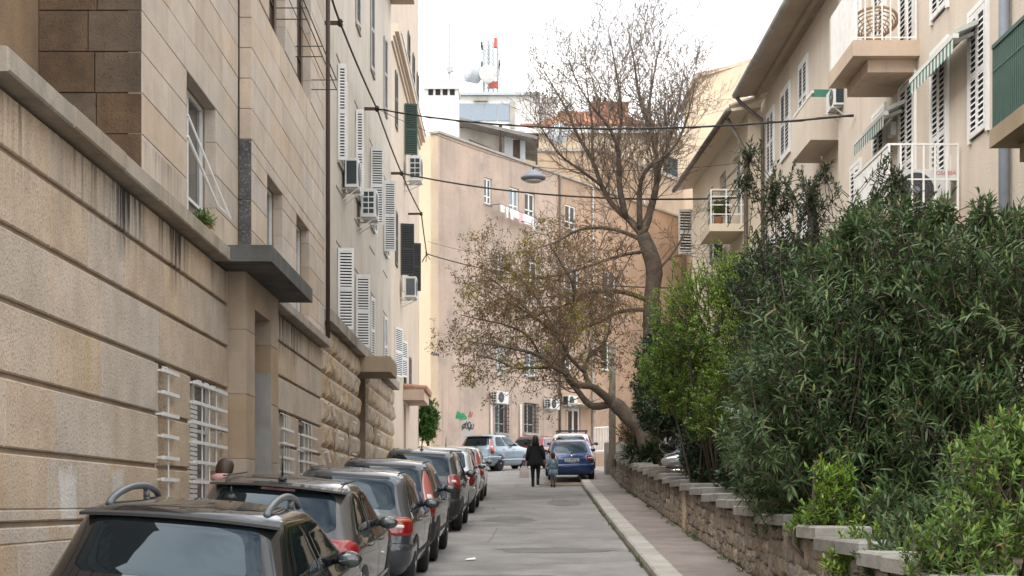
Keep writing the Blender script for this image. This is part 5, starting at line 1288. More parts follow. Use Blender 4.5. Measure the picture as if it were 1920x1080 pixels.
def make_car(label, u, Yb, yaw=0, L=3.95, Wd=.84, H=1.46, paint_='paint_char', lights='corner', light_m='lens_red', rails=False, antenna='rear', spoiler=False, plate=None, wiper=True, chrome=False,
             pull=1.0, bumper=None, dz=0, street=True, trim=True, rack=False, handles=True, detail=True, roll=0):
    x0 = SX(u, Yb) if street else u
    slope = math.atan2(g(Yb + 3) - g(Yb + .5), 2.5)
    o = thing('parked_car', (x0, Yb, g(Yb) + dz), label, 'car', 'cars parked along the street'); ROOT[o.name] = Vector((0, 0, 0))
    o.rotation_euler = (slope, roll, -yaw - (.0171 if street else 0))
    c = Car(L, Wd, H, HATCH, pull); k = H / 1.462; ps = lambda m, n, mt, p=o, sm=True, **kw: m.build(n, mt, p, sm, local=True, **kw)
    body = ps(c.body(), 'body', paint_)
    # glass
    zb, zt = 1.005 * k, 1.345 * k
    ps(c.patch(.09, .91, zb, zt + .01, .006, .05, .07, 22, 10), 'rear_window', 'car_glass')
    ps(c.patch(2.08, 2.92, zb + .02, zt, .006, .04, .06, 18, 8), 'windscreen', 'car_glass')
    for sgn in (1, -1):
        for (a0, a1, sk0, sk1) in ((1.13, 1.475, .03, 0), (1.50, 1.90, 0, .02)):
            m = c.patch(a0, a1, zb - .01, zt + .005, .006, .04, .06, 14, 8, sk=sk1, skew=sk0); ps(m if sgn > 0 else mirror_mb(m), 'side_window', 'car_glass')
        m = c.patch(1.115, 1.915, zb - .03, zb - .012, .010, 0, 0, 30, 1); ps(m if sgn > 0 else mirror_mb(m), 'window_trim', 'chrome' if chrome else 'black_plastic')
        if chrome: m = c.patch(1.12, 1.91, zt + .008, zt + .028, .010, 0, 0, 30, 1); ps(m if sgn > 0 else mirror_mb(m), 'window_trim', 'chrome')
    # black band over the tail window or a lip spoiler
    if spoiler:
        m = MB(); w = c.row(1.38 * k)[3]; yr_ = c.row(1.38 * k)[1]
        for sg in (0,):
            pts0 = [Vector((x * w * 1.0, yr_ - (.02 if rails else .08) - .02 * (1 - x*x) + .06 * x * x, 1.405 * k - .03 * x * x)) for x in np.linspace(-1, 1, 15)]
            pts1 = [Vector((x * w * .96, yr_ + .22, 1.435 * k - .035 * x * x)) for x in np.linspace(-1, 1, 15)]
            for i in range(14): m.hexa([pts0[i] - Vector((0,0,.02)), pts0[i+1] - Vector((0,0,.02)), pts1[i+1] - Vector((0,0,.03)), pts1[i] - Vector((0,0,.03)), pts0[i], pts0[i+1], pts1[i+1], pts1[i]])
        ps(m, 'spoiler', 'black_plastic' if rails else paint_, sm=False)
        if not rails: m = MB(); m.box(-.16, yr_ - .05, 1.35 * k, .16, yr_ - .0, 1.372 * k); ps(m, 'brake_light', 'lens_dark_red', sm=False)
    else:
        ps(c.patch(.12, .88, zt + .02, zt + .055, .012, .02, .01, 20, 2), 'brake_light_band', 'black_plastic')
    # lamps
    if lights == 'corner': spec = (.82, 1.09, .70, .93)
    elif lights == 'round': spec = (.80, 1.085, .63, .95)
    elif lights == 'tall': spec = (.925, 1.075, .66, 1.33)
    elif lights == 'mid': spec = (.86, 1.10, .80, 1.04)
    else: spec = (.84, 1.10, .72, .92)
    u0, u1, z0, z1 = spec; z0 *= k; z1 *= k
    for sgn in (1, -1):
        f = (lambda m: m) if sgn > 0 else mirror_mb
        lm = ps(f(c.patch(u0, u1, z0, z1, .012, .07, (z1 - z0) * .4, 14, 10)), 'tail_light', light_m)
        if lights == 'tall': ps(f(c.patch(u0 + .03, u1 - .035, z0 + (z1-z0)*.38, z0 + (z1-z0)*.52, .017, .02, .02, 8, 4)), 'reversing_light', 'lens_clear', lm); ps(f(c.patch(u0 + .03, u1 - .035, z0 + (z1-z0)*.02, z0 + (z1-z0)*.35, .016, .02, .04, 8, 4)), 'brake_light', 'lens_red', lm)
        else: ps(f(c.patch(u0 + .05, u0 + (u1-u0)*.55, z0 + (z1-z0)*.38, z0 + (z1-z0)*.62, .018, .02, .02, 8, 4)), 'reversing_light', 'lens_clear', lm)
        if lights == 'corner' and light_m != 'lens_dark_red': ps(f(c.patch(u0 + .05, u1 - .03, z1 - (z1-z0)*.3, z1 - .02, .018, .02, .02, 8, 3)), 'indicator', 'lens_orange', lm)
        ps(f(c.patch(1.93, 2.16, .62 * k, .78 * k, .01, .05, .05, 10, 5)), 'headlight', 'lens_clear')
        # wheels and arches
        for wy in (.78 * L / 4, L - .82 * L / 4):
            rw = .305; row = c.row(.45); xw = c.S(1.02 + (wy - row[1]) / (row[2] - row[1]), .45).x
            m = MB(); n = 26; cpt = []
            for (rr, of) in ((rw + .075, .003), (rw + .06, .010), (.05, .010)):
                ring = []
                for i in range(n):
                    a = -R(38) + (math.pi + R(76)) * i / (n - 1); yy, zz = wy + rr * math.cos(a), max(rw + rr * math.sin(a), .2)
                    rr_ = c.row(zz); uu = 1 + (yy - rr_[1]) / (rr_[2] - rr_[1]); pt = c.S(min(max(uu, 1.001), 1.999), zz); ring.append(Vector((max(pt.x, 0) + of, yy, zz)))
                cpt.append(ring)
            b0 = len(m.v)
            for ring in cpt: m.v += [tuple(p) for p in ring]
            for j in range(2):
                for i in range(n - 1): m.f.append((j*n+i, j*n+i+1, (j+1)*n+i+1, (j+1)*n+i))
            ps(f(m), 'wheel_arch', 'black_plastic')
            ta, ri = wheel_meshes(rw); we = bpy.data.objects.new('wheel', ta); col.objects.link(we); we.parent = o; we.location = (sgn * (xw - .085), wy, rw - .005); we.rotation_euler = (random.uniform(0, 1), 0, 0 if sgn > 0 else math.pi)
            r2 = bpy.data.objects.new('rim', ri); col.objects.link(r2); r2.parent = we
        # side panel joints and handles
        if detail:
            for uj, z_0, z_1 in ((1.488, .33, 1.36), (1.105, .62, 1.0)):
                m = c.patch(uj - .0016, uj + .0016, z_0 * k, z_1 * k, .0035, 0, 0, 2, 16, back=.0035); ps(f(m), 'door_joint', 'dark')
            m = c.patch(1.08, 1.90, .40 * k, .47 * k, .016, .01, .02, 26, 3)
            ps(f(m), 'side_moulding', 'black_plastic' if trim else paint_)
        if handles:
            for uh in (1.30, 1.56):
                p = c.S(uh, .86 * k) + Vector((.022, 0, 0)); m = MB(); m.tube([p + Vector((-.02, -.09, 0)), p + Vector((0, -.07, 0)), p + Vector((0, .07, 0)), p + Vector((-.02, .09, 0))], .013, 7); ps(f(m), 'door_handle', paint_ if not chrome else 'chrome')
        # mirrors
        p = c.S(1.70, 1.0 * k); mc = p + Vector((.13, -.02, .03)); m = MB(); m.ell(mc, (.10, .065, .066), 16, 10); m.bar(p, mc, .05, .04)
        mo = ps(f(m), 'wing_mirror', 'black_plastic' if trim else paint_); m = MB(); m.ell(mc + Vector((0, -.058, 0)), (.082, .016, .05), 16, 8); ps(f(m), 'mirror_glass', 'mirror_glass', mo)
        if rails:
            m = MB(); ya, yb = .66, 1.95; pts = []; wx_ = c.row(1.42 * k)[3] * .86
            for t in np.linspace(0, 1, 22):
                lift = .10 * math.sin(math.pi * t) ** .55; yy = ya + (yb - ya) * t; pts.append((wx_, yy, 1.425 * k + lift))
            m.tube(pts, .026, 8); m.tube([(wx_, yb - .35, 1.42 * k), (wx_, yb - .35, 1.49 * k)], .025, 8); ps(f(m), 'roof_rail', 'rail_metal')
        else:
            m = MB(); pts = []
            for yy in np.linspace(.72, L * .50, 12): pts.append((c.row(1.43 * k)[3] * .96, yy, 1.436 * k + .006))
            m.tube(pts, .008, 5); ps(f(m), 'roof_strip', 'black_plastic')
    # tail gate joint, bumper, plate, wiper
    ps(c.patch(-.22, 1.22, .30 * k, .60 * k, .02, .03, .05, 40, 8), 'bumper', bumper or paint_)
    if detail: ps(c.patch(.05, .95, .605 * k, .612 * k, .004, 0, 0, 24, 1, back=.004), 'tailgate_joint', 'dark')
    pl = c.S(.5, .74 * k); py = pl.y - .012
    m = MB(); m.box(-.26, py - .012, .70 * k, .26, py, .70 * k + .11); po = ps(m, 'number_plate', 'plate', sm=False)
    if plate:
        me = text_mesh(plate, .105, 'plate_text'); t = bpy.data.objects.new('lettering', me); col.objects.link(t); t.parent = po; t.rotation_euler = (math.pi/2, 0, 0); t.location = (0, py - .014, .70 * k + .054)
    lg = c.S(.5, .9 * k); m = MB(); m.lathe(lg + Vector((0, .0, 0)), (0, -1, .25), [(0, .04), (.012, .038), (.016, .02)], 16); ps(m, 'badge', 'chrome')
    if wiper:
        m = MB(); p0 = c.S(.5, zb + .0) + Vector((0, -.02, 0)); p1 = c.S(.70, zb + .05) + Vector((0, -.02, 0)); m.tube([p0, p1], .009, 6); m.lathe(p0, (0, -1, .3), [(0, .03), (.02, .025)], 10); ps(m, 'wiper', 'black_plastic')
    if antenna:
        ya = .72 if antenna == 'rear' else L * .5; za = 1.455 * k; m = MB(); m.lathe((0, ya, za - .01), (0, -.1, 1), [(0, .045), (.02, .032), (.035, .015)], 12)
        ln = .08 if antenna == 'stub' else .22; m.tube([(0, ya, za + .01), (0, ya - ln * .35, za + ln)], [.011, .006], 6); ps(m, 'antenna', 'black_plastic')
    if rack:
        m = MB()
        for yy in (1.1, 2.1): m.bar((-.62, yy, 1.53 * k), (.62, yy, 1.53 * k), .06, .035); m.bar((-.56, yy, 1.42 * k), (-.56, yy, 1.53 * k), .04); m.bar((.56, yy, 1.42 * k), (.56, yy, 1.53 * k), .04)
        ps(m, 'roof_rack', 'black_plastic', sm=False)
    return o
UC = -1.47
make_car('glossy black estate car with roof rails, nearest of the parked row', -2.45, 9.4, L=4.1, Wd=.87, H=1.40, roll=R(4.5), dz=.06, paint_='paint_black', lights='corner', rails=True, antenna='stub', chrome=True, spoiler=True, pull=.82, trim=False, wiper=False)
make_car('graphite hatchback with lip spoiler and big red lamp, second of the parked row', -2.55, 13.6, L=3.75, Wd=.86, H=1.45, roll=R(4.5), dz=.06, paint_='paint_graphite', lights='round', spoiler=True, pull=1.15, trim=False)
make_car('slate grey hatchback with orange indicator, third of the parked row', -2.36, 17.8, L=3.7, Wd=.83, H=1.43, roll=R(4), dz=.06, paint_='paint_slate', lights='corner', pull=.95, antenna=None)
make_car('dark hatchback with tall pinkish tail lamps and black bumper, fourth of the row', -2.34, 21.8, L=3.8, Wd=.83, H=1.48, roll=R(3), dz=.05, paint_='paint_navy', lights='tall', light_m='lens_pink', bumper='black_plastic', pull=.8, antenna=None)
make_car('charcoal compact car with mid-height red lamps and whip aerial, fifth of the row', UC - .88, 28.6, roll=R(3), dz=.05, L=4.0, Wd=.86, H=1.55, paint_='paint_char', lights='mid', pull=1.0, antenna='rear', bumper='black_plastic')
make_car('silver hatchback with dark red lamps behind the charcoal car', UC - .87, 34.8, roll=R(3), dz=.05, L=4.0, Wd=.85, H=1.52, paint_='paint_silver', lights='round', light_m='lens_dark_red', pull=1.2, antenna='front', trim=False)
make_car('pale pearl small car, last of the row parked by the left wall', UC - .86, 40.6, roll=R(3), dz=.05, L=3.8, Wd=.83, H=1.46, paint_='paint_pearl', lights='tall', light_m='lens_pink', antenna=None, trim=False)
pv_ = P(897, 880, 61); make_car('blue-grey five-door hatchback parked across the bend', pv_.x - .15, 60.2, yaw=R(27), L=3.85, Wd=.83, H=1.50, paint_='paint_bluegrey', lights='tall', light_m='lens_pink', antenna=None, street=False, pull=.75, trim=False, spoiler=True)
make_car('dark red car parked at the bend behind the walking woman', P(985, 860, 66).x - .1, 65.5, yaw=R(24), L=4.1, Wd=.85, H=1.46, paint_='paint_red', lights='corner', light_m='lens_dark_red', antenna=None, street=False, plate='RI 835-BS', pull=1.3)
make_car('blue hatchback parked half on the kerb beside the rubble wall', P(1073, 895, 53).x, 53.0, yaw=R(-1), L=3.75, Wd=.83, H=1.42, paint_='paint_blue', lights='corner', light_m='lens_dark_red', antenna=None, street=False, plate='ST 870-SJ', trim=False, dz=.08, roll=R(-1.2), pull=1.25)
make_car('white estate with roof rack parked in front of the blue hatchback', P(1068, 880, 58).x, 57.6, yaw=R(5), L=4.5, Wd=.88, H=1.54, paint_='paint_white', lights='tall', antenna=None, street=False, rack=True, dz=.05, pull=.7)
make_car('dark blue car half hidden behind the stone pier and pole', P(1150, 850, 66).x + 1.6, 66, yaw=R(62), L=4.0, Wd=.84, H=1.42, paint_='paint_darkblue', lights='corner', antenna=None, street=False)
# ------------------------------------------------------------------ people
def skin_mesh(name, chains, mat, parent, sub=2):
    """one continuous figure grown round a skeleton; chains share joints by position"""
    vid, vs_, rad, ed = {}, [], [], []
    for ch in chains:
        prev = None
        for (p, r_) in ch:
            kk = tuple(round(q, 4) for q in p)
            if kk not in vid: vid[kk] = len(vs_); vs_.append(p); rad.append(r_)
            if prev is not None and prev != vid[kk]: ed.append((prev, vid[kk]))
            prev = vid[kk]
    me = bpy.data.meshes.new(name); me.from_pydata([tuple(v) for v in vs_], ed, []); o = bpy.data.objects.new(name, me); col.objects.link(o)
    md = o.modifiers.new('skin', 'SKIN'); md.use_smooth_shade = True
    for i, sv in enumerate(me.skin_vertices[0].data): r_ = rad[i]; sv.radius = r_ if hasattr(r_, '__len__') else (r_, r_)
    me.skin_vertices[0].data[0].use_root = True
    s2 = o.modifiers.new('sub', 'SUBSURF'); s2.levels = sub; s2.render_levels = sub
    bpy.context.view_layer.update(); m2 = bpy.data.meshes.new_from_object(o.evaluated_get(bpy.context.evaluated_depsgraph_get())); bpy.data.objects.remove(o)
    m2.materials.clear(); m2.materials.append(M[mat]); m2.polygons.foreach_set('use_smooth', [True] * len(m2.polygons))
    o = bpy.data.objects.new(name, m2); col.objects.link(o); o.parent = parent; return o
def ringm(c, rx, ry, n=18, wob=0, ph=0): return [Vector((c[0] + rx * math.cos(a) * (1 + wob * math.sin(3*a+ph)), c[1] + ry * math.sin(a) * (1 + wob * math.cos(4*a+ph)), c[2])) for a in np.linspace(0, 2*math.pi, n + 1)[:-1]]
def limb(pts, rads, n=10): m = MB(); m.tube(pts, rads, n); return m
def person(loc, rz, h, label, arms, legs, lean=0, group=None):
    """arms/legs: joint positions for a 1.7 m figure, facing +Y"""
    o = thing('person', loc, label, 'person', group); ROOT[o.name] = Vector((0, 0, 0)); o.rotation_euler = (0, 0, rz); o.scale = (h/1.7,) * 3
    pel, wst, chs, nk, hd, tp = (0, 0, .92), (0, lean*.3, 1.05), (0, lean*.7, 1.28), (0, lean, 1.45), (0, lean + .03, 1.56), (0, lean + .02, 1.64)
    ch = [[(pel, (.13, .095)), (wst, (.115, .08)), (chs, (.14, .095)), (nk, (.05, .05)), (hd, (.072, .088)), (tp, (.065, .075))], [(hd, (.072, .088)), ((0, lean + .115, 1.545), .012)]]
    for s_, A in zip((-1, 1), arms):
        sh, elb, wr = A; ch.append([(chs, (.14, .095)), (sh, .055), (elb, .04), (wr, .027)])
        d = (Vector(wr) - Vector(elb)).normalized(); pm = Vector(wr) + d * .05; side = Vector((0, 1, 0)) - d * d.y; side.normalize()
        ch.append([(wr, .027), (tuple(pm), (.03, .018))])
        for k, ln in enumerate((.065, .078, .072, .056)):
            b = pm + side * (.027 - .018 * k) + d * .03; t = b + d * ln * .55; e = t + d * ln * .35 + Vector((-s_ * .015, 0, 0)); ch.append([(tuple(pm), (.03, .018)), (tuple(b), .0095), (tuple(t), .009), (tuple(e), .008)])
        th = Vector(wr) + d * .03 + side * .03; ch.append([(wr, .027), (tuple(th), .011), (tuple(th + d * .04 + side * .012), .0095)])
    for s_, Lg in zip((-1, 1), legs):
        hp, kn, ank, toe = Lg; ch.append([(pel, (.13, .095)), (hp, .085), (kn, .055), (ank, .036), (toe, .03)])
    skin_mesh('body', ch, 'skin', o)
    return o
fwd = lambda s_, hipx, ky, kz, ay, az: ((s_*hipx, 0, .88), (s_*hipx, ky, kz), (s_*hipx*.95, ay, az), (s_*hipx, ay + .14, max(az - .05, .03)))
wp = Vector((P(1004, 912, 50.6).x, 50.6, g(50.6) + .006))
legs = [fwd(-1, .09, .03, .48, .06, .08), fwd(1, .09, .04, .48, -.20, .14)]
arms = [((-.18, .0, 1.38), (-.25, -.05, 1.12), (-.30, .02, .87)), ((.18, .0, 1.38), (.26, -.02, 1.12), (.30, .05, .90))]
wo = person(wp, R(-2), 1.72, 'woman in long black coat and dark tights walking away, holding a pale bag', arms, legs)
lp = lambda m, n, mt, p: m.build(n, mt, p, True, local=True)
lp(MB().loft([ringm((0, 0, .70), .30, .20, 20, .03), ringm((0, 0, .80), .285, .19, 20, .03), ringm((0, 0, 1.0), .235, .165, 20, .015), ringm((0, .0, 1.2), .205, .15), ringm((0, 0, 1.36), .165, .125), ringm((0, 0, 1.43), .13, .11), ringm((0, .01, 1.50), .10, .10)]), 'coat', 'coat_black', wo)
for A in arms: lp(limb([A[0], A[1], Vector(A[1]).lerp(Vector(A[2]), .92)], [.085, .07, .05]), 'sleeve', 'coat_black', wo)
lp(MB().loft([ringm((0, -.03, 1.38), .125, .09), ringm((0, -.035, 1.46), .125, .115), ringm((0, -.02, 1.55), .118, .125), ringm((0, 0, 1.65), .105, .12), ringm((0, .01, 1.71), .075, .085), ringm((0, .01, 1.735), .02, .025)]), 'hair', 'hair_black', wo)
for Lg in legs:
    lp(limb([(Lg[0][0], Lg[0][1], .8), Lg[1], Lg[2]], [.098, .066, .045]), 'tights', 'tights', wo)
    a_, t_ = Vector(Lg[2]), Vector(Lg[3]); lp(MB().loft([ringm((a_.x, a_.y, a_.z + .12), .055, .06), ringm((a_.x, a_.y + .01, a_.z + .02), .052, .07), ringm((a_.x, a_.y + .05, a_.z - .05), .05, .125), ringm((a_.x, a_.y + .05, a_.z - .085), .048, .13)]), 'shoe', 'shoe', wo)
# pale bag hanging from her left hand
hand = wp + Vector((-.36, .02, .80)); bgt = thing('shopping_bag', hand - Vector((0, 0, .42)), 'pale pink paper bag carried by the woman in black', 'bag')
b_ = MB(); c = hand - Vector((.02, 0, .10))
b_.loft([[c + Vector((sx * .17, sy * .07, -.40)) for sx, sy in ((-1,-1),(1,-1),(1,1),(-1,1))], [c + Vector((sx * .15, sy * .075, -.2)) for sx, sy in ((-1,-1),(1,-1),(1,1),(-1,1))], [c + Vector((sx * .10, sy * .03, 0)) for sx, sy in ((-1,-1),(1,-1),(1,1),(-1,1))]])
b_.build('sack', 'bag', bgt)
m = MB(); m.tube([c + Vector((-.06, 0, -.01)), c + Vector((-.03, 0, .1)), c + Vector((.05, 0, .1)), c + Vector((.06, 0, -.01))], .007, 5); m.build('handle', 'bag', bgt)
# the child beside her
cp = Vector((P(1037, 914, 50.3).x, 50.3, g(50.3) + .006))
legs2 = [fwd(-1, .07, .02, .46, -.06, .08), fwd(1, .07, .05, .47, .08, .07)]
arms2 = [((-.15, .0, 1.36), (-.24, .0, 1.12), (-.34, .0, .98)), ((.15, 0, 1.36), (.21, -.02, 1.12), (.22, .05, .92))]
kid = person(cp, 0, 1.17, 'child in denim jacket and patterned leggings walking beside the woman', arms2, legs2)
lp(MB().loft([ringm((0, 0, .86), .21, .15, 18, .02), ringm((0, 0, 1.0), .19, .14), ringm((0, 0, 1.22), .185, .13), ringm((0, 0, 1.36), .17, .12), ringm((0, 0, 1.45), .09, .085)]), 'jacket', 'denim', kid)
for A in arms2: lp(limb([A[0], A[1], Vector(A[1]).lerp(Vector(A[2]), .9)], [.07, .058, .045]), 'sleeve', 'denim', kid)
lp(MB().loft([ringm((0, 0, .58), .25, .19, 18, .04), ringm((0, 0, .72), .225, .165, 18, .03), ringm((0, 0, .9), .19, .14)]), 'skirt', 'denim', kid)
for k in (-.16, .10, .2): lp(limb([(k, -.19 + abs(k) * .25, .58), (k * .85, -.15 + abs(k) * .2, .88)], [.022, .018], 6), 'skirt_stripe', 'denim_pale', kid)
lp(MB().ell((0, -.10, 1.22), (.10, .06, .11), 12, 8), 'backpack', 'denim_pale', kid)
lp(MB().loft([ringm((0, -.03, 1.30), .07, .05), ringm((0, -.04, 1.45), .105, .09), ringm((0, -.01, 1.58), .112, .12), ringm((0, .0, 1.66), .095, .11), ringm((0, .01, 1.715), .03, .035)]), 'hair', 'hair_brown', kid)
for Lg in legs2:
    lp(limb([(Lg[0][0], Lg[0][1], .8), Lg[1], Lg[2]], [.082, .06, .043]), 'leggings', 'leggings', kid)
    a_ = Vector(Lg[2]); lp(MB().loft([ringm((a_.x, a_.y, a_.z + .04), .05, .06), ringm((a_.x, a_.y + .05, a_.z - .03), .052, .13), ringm((a_.x, a_.y + .05, a_.z - .07), .05, .13)]), 'shoe', 'shoe', kid)
# person on the footway behind the second car
qp = Vector((P(420, 870, 18.4).x, 18.4, g(18.4) + .115))
legs3 = [fwd(-1, .09, .02, .48, .0, .08), fwd(1, .09, .02, .48, .02, .08)]
arms3 = [((-.17, .05, 1.36), (-.23, .05, 1.1), (-.2, .22, .95)), ((.17, .05, 1.36), (.23, .05, 1.1), (.2, .22, .95))]
p3 = person(qp, R(-20), 1.50, 'brown-haired person in a pink hooded jacket on the footway behind the parked cars', arms3, legs3, .05)
lp(MB().loft([ringm((0, .0, .80), .20, .15), ringm((0, .01, 1.0), .195, .145), ringm((0, .03, 1.25), .205, .15), ringm((0, .045, 1.38), .19, .14), ringm((0, .04, 1.46), .13, .125), ringm((0, .03, 1.50), .095, .10)]), 'jacket', 'jacket_pink', p3)
lp(MB().ell((0, -.06, 1.43), (.16, .10, .075), 16, 9), 'hood', 'jacket_pink', p3)
for A in arms3: lp(limb([A[0], A[1], Vector(A[1]).lerp(Vector(A[2]), .92)], [.08, .065, .045]), 'sleeve', 'jacket_pink', p3)
lp(MB().loft([ringm((0, -.02, 1.42), .10, .08), ringm((0, .0, 1.52), .125, .115), ringm((0, .03, 1.60), .125, .13), ringm((0, .04, 1.66), .10, .11), ringm((0, .05, 1.70), .06, .07), ringm((0, .05, 1.715), .01, .012)]), 'hair', 'hair_brown', p3)
for Lg in legs3:
    lp(limb([(Lg[0][0], Lg[0][1], .86), Lg[1], Lg[2]], [.10, .07, .055]), 'trousers', 'denim', p3)
    a_ = Vector(Lg[2]); lp(MB().loft([ringm((a_.x, a_.y, a_.z + .04), .05, .06), ringm((a_.x, a_.y + .05, a_.z - .03), .052, .13), ringm((a_.x, a_.y + .05, a_.z - .075), .05, .13)]), 'shoe', 'shoe', p3)
# ------------------------------------------------------------------ plants
def nrm(a): return a / np.maximum(np.linalg.norm(a, axis=-1, keepdims=True), 1e-9)
def leaf_strips(p, d, up, ln, wd, droop, prof=(.25, 1.0, .75, .04), fold=0.0):
    """leaves as bent strips: base p, direction d, face normal near up"""
    n = len(p); d = nrm(d); side = nrm(np.cross(d, up)); nn = nrm(np.cross(side, d)); k = len(prof); V = np.zeros((n, k, 2, 3)); cur = p.copy(); dd = d.copy()
    for i in range(k):
        w = (wd * prof[i] * .5)[:, None]
        V[:, i, 0] = cur - side * w; V[:, i, 1] = cur + side * w
        dd = nrm(dd + np.array([0, 0, -1.0]) * droop[:, None] / (k - 1)); cur = cur + dd * (ln / (k - 1))[:, None]
    base = np.arange(n)[:, None] * (2 * k); Q = []
    for i in range(k - 1): Q.append(np.stack([base[:, 0] + 2*i, base[:, 0] + 2*i + 1, base[:, 0] + 2*i + 3, base[:, 0] + 2*i + 2], 1))
    return V.reshape(-1, 3), np.concatenate(Q)
def rods(a, b, r0, r1):
    """three-sided tapered rods from a to b"""
    n = len(a); d = nrm(b - a); ref = np.where(np.abs(d[:, 2:3]) > .9, np.array([[1., 0, 0]]), np.array([[0, 0, 1.]])); u = nrm(np.cross(d, ref)); w = np.cross(d, u); V = np.zeros((n, 6, 3))
    for k in range(3):
        q = 2 * math.pi * k / 3; e = u * math.cos(q) + w * math.sin(q); V[:, k] = a + e * r0[:, None]; V[:, 3 + k] = b + e * r1[:, None]
    base = np.arange(n) * 6; Q = np.concatenate([np.stack([base + k, base + (k+1) % 3, base + 3 + (k+1) % 3, base + 3 + k], 1) for k in range(3)])
    return V.reshape(-1, 3), Q
def shoots(blobs, per, leaves, L_, Wd, sh_len, droop=.5, up=.6, spread=(25, 80), shell=.45, seed=1, lumpy=.18):
    r_ = np.random.default_rng(seed); tips, axes = [], []
    for (cx, cy, cz, rx, ry, rz, dens) in blobs:
        n = int(per * dens); u = nrm(r_.normal(size=(n, 3))); q = (1 - shell * r_.random((n, 1)) ** 1.6)
        lump = 1 + lumpy * np.sin(u[:, :1] * 7 + cx * 3) * np.cos(u[:, 2:3] * 6 + cy) + .08 * r_.normal(size=(n, 1))
        tips.append(np.array([cx, cy, cz]) + u * q * lump * np.array([rx, ry, rz])); axes.append(nrm(u * .8 + np.array([0, 0, up]) + .35 * r_.normal(size=(n, 3))))
    T, A = np.concatenate(tips), np.concatenate(axes); n = len(T); m = leaves
    f = np.linspace(0, 1, m)[None, :].repeat(n, 0) + r_.normal(size=(n, m)) * .04; sl_ = sh_len * r_.uniform(.6, 1.3, (n, 1))
    P_ = T[:, None, :] - A[:, None, :] * (f * sl_)[..., None]
    ref = nrm(np.cross(A, np.array([.3, .5, .8]))); w = np.cross(A, ref); ang = (np.arange(m) * 2.3998)[None, :] + r_.uniform(0, 6.28, (n, 1)) + r_.normal(size=(n, m)) * .3
    rad = ref[:, None] * np.cos(ang)[..., None] + w[:, None] * np.sin(ang)[..., None]
    ph = np.radians(spread[0] + (spread[1] - spread[0]) * np.clip(f, 0, 1) + r_.normal(size=(n, m)) * 10)
    D = A[:, None] * np.cos(ph)[..., None] + rad * np.sin(ph)[..., None]
    upv = nrm(A[:, None] * .6 + np.array([0, 0, .8]) + 0 * D + .25 * r_.normal(size=D.shape))
    ln = L_ * r_.uniform(.65, 1.2, (n, m)) * (.7 + .3 * np.clip(f * 2, 0, 1)); wd = Wd * r_.uniform(.75, 1.2, (n, m)); dr = droop * r_.uniform(.3, 1.4, (n, m))
    sh = lambda z: z.reshape(-1, *z.shape[2:])
    V, Q = leaf_strips(sh(P_), sh(D), sh(upv), ln.ravel(), wd.ravel(), dr.ravel())
    SV_, SQ = rods(T - A * sl_ * 1.6, T, np.full(n, .007), np.full(n, .003))
    return V, Q, SV_, SQ
def shrub(name, label, blobs, per, leaves, L_, Wd, sh_len, mat, group='shrubs behind the low wall', stem='twig_dark', trunk=True, extra=None, **kw):
    c = np.mean([b[:2] for b in blobs], 0); base = Vector((c[0], c[1], garden_z(c[1])))
    o = thing(name, base, label, 'shrub', group)
    V, Q, SV_, SQ = shoots(blobs, per, leaves, L_, Wd, sh_len, **kw); np_mesh('foliage', V, Q, mat, o, kind='stuff'); np_mesh('shoots', SV_, SQ, stem, o, False, kind='stuff')
    if extra: V, Q, SV_, SQ = shoots(*extra[:6], **extra[7]); np_mesh('young_foliage', V, Q, extra[6], o, kind='stuff')
    if trunk:
        m = MB()
        for b in blobs:
            p0 = Vector((b[0] * .6 + base.x * .4, b[1] * .7 + base.y * .3, garden_z(b[1]) - .1)); top = Vector((b[0], b[1], b[2] + b[5] * .4))
            for k in range(3):
                e = top + Vector((random.uniform(-.6, .6) * b[3], random.uniform(-.5, .5) * b[4], random.uniform(-.2, .3) * b[5])); mid = p0.lerp(e, .5) + Vector((random.uniform(-.15, .15), random.uniform(-.15, .15), 0)); m.tube([p0, mid, e], [.028, .02, .008], 6)
        m.build('stems', 'twig_dark', o, True, kind='stuff')
    return o
def PB(x, y, Y, rx, ry, rz, dens=1.0): p = P(x, y, Y); return (p.x, Y, p.z, rx / FPX * Y, ry, rz / FPX * Y, dens)
# large oleander in front
shrub('oleander', 'large dark oleander with long narrow leaves overhanging the coping', [
    PB(1560, 790, 16.5, 190, 1.0, 230, 1.2), PB(1700, 620, 16.8, 190, 1.2, 220, 1.2), PB(1850, 640, 15.5, 160, 1.1, 230, 1.1), PB(1510, 640, 18, 130, 1.0, 180, .8), PB(1640, 900, 16.4, 170, .8, 170, .9), PB(1820, 900, 15, 190, .9, 220, 1.1), PB(1640, 520, 18, 150, 1.0, 130, .8), PB(1480, 870, 18, 110, .8, 120, .6), PB(1900, 520, 17.5, 110, .9, 120, .6), PB(1440, 760, 19, 80, .8, 130, .5), PB(1670, 1000, 14.6, 90, .4, 80, .6), PB(1730, 1020, 13.0, 80, .35, 90, .6), PB(1705, 1055, 12.3, 85, .3, 60, .7), PB(1600, 430, 17.5, 22, .3, 40, .10), PB(1690, 400, 17.5, 20, .3, 35, .08), PB(1760, 405, 17, 24, .3, 40, .10), PB(1840, 405, 16.5, 22, .3, 45, .10), PB(1895, 430, 16.5, 22, .3, 45, .10), PB(1560, 470, 18.5, 28, .3, 40, .12)],
    430, 17, .17, .026, .34, 'leaf_oleander', droop=.75, up=.75, seed=3, lumpy=.22)
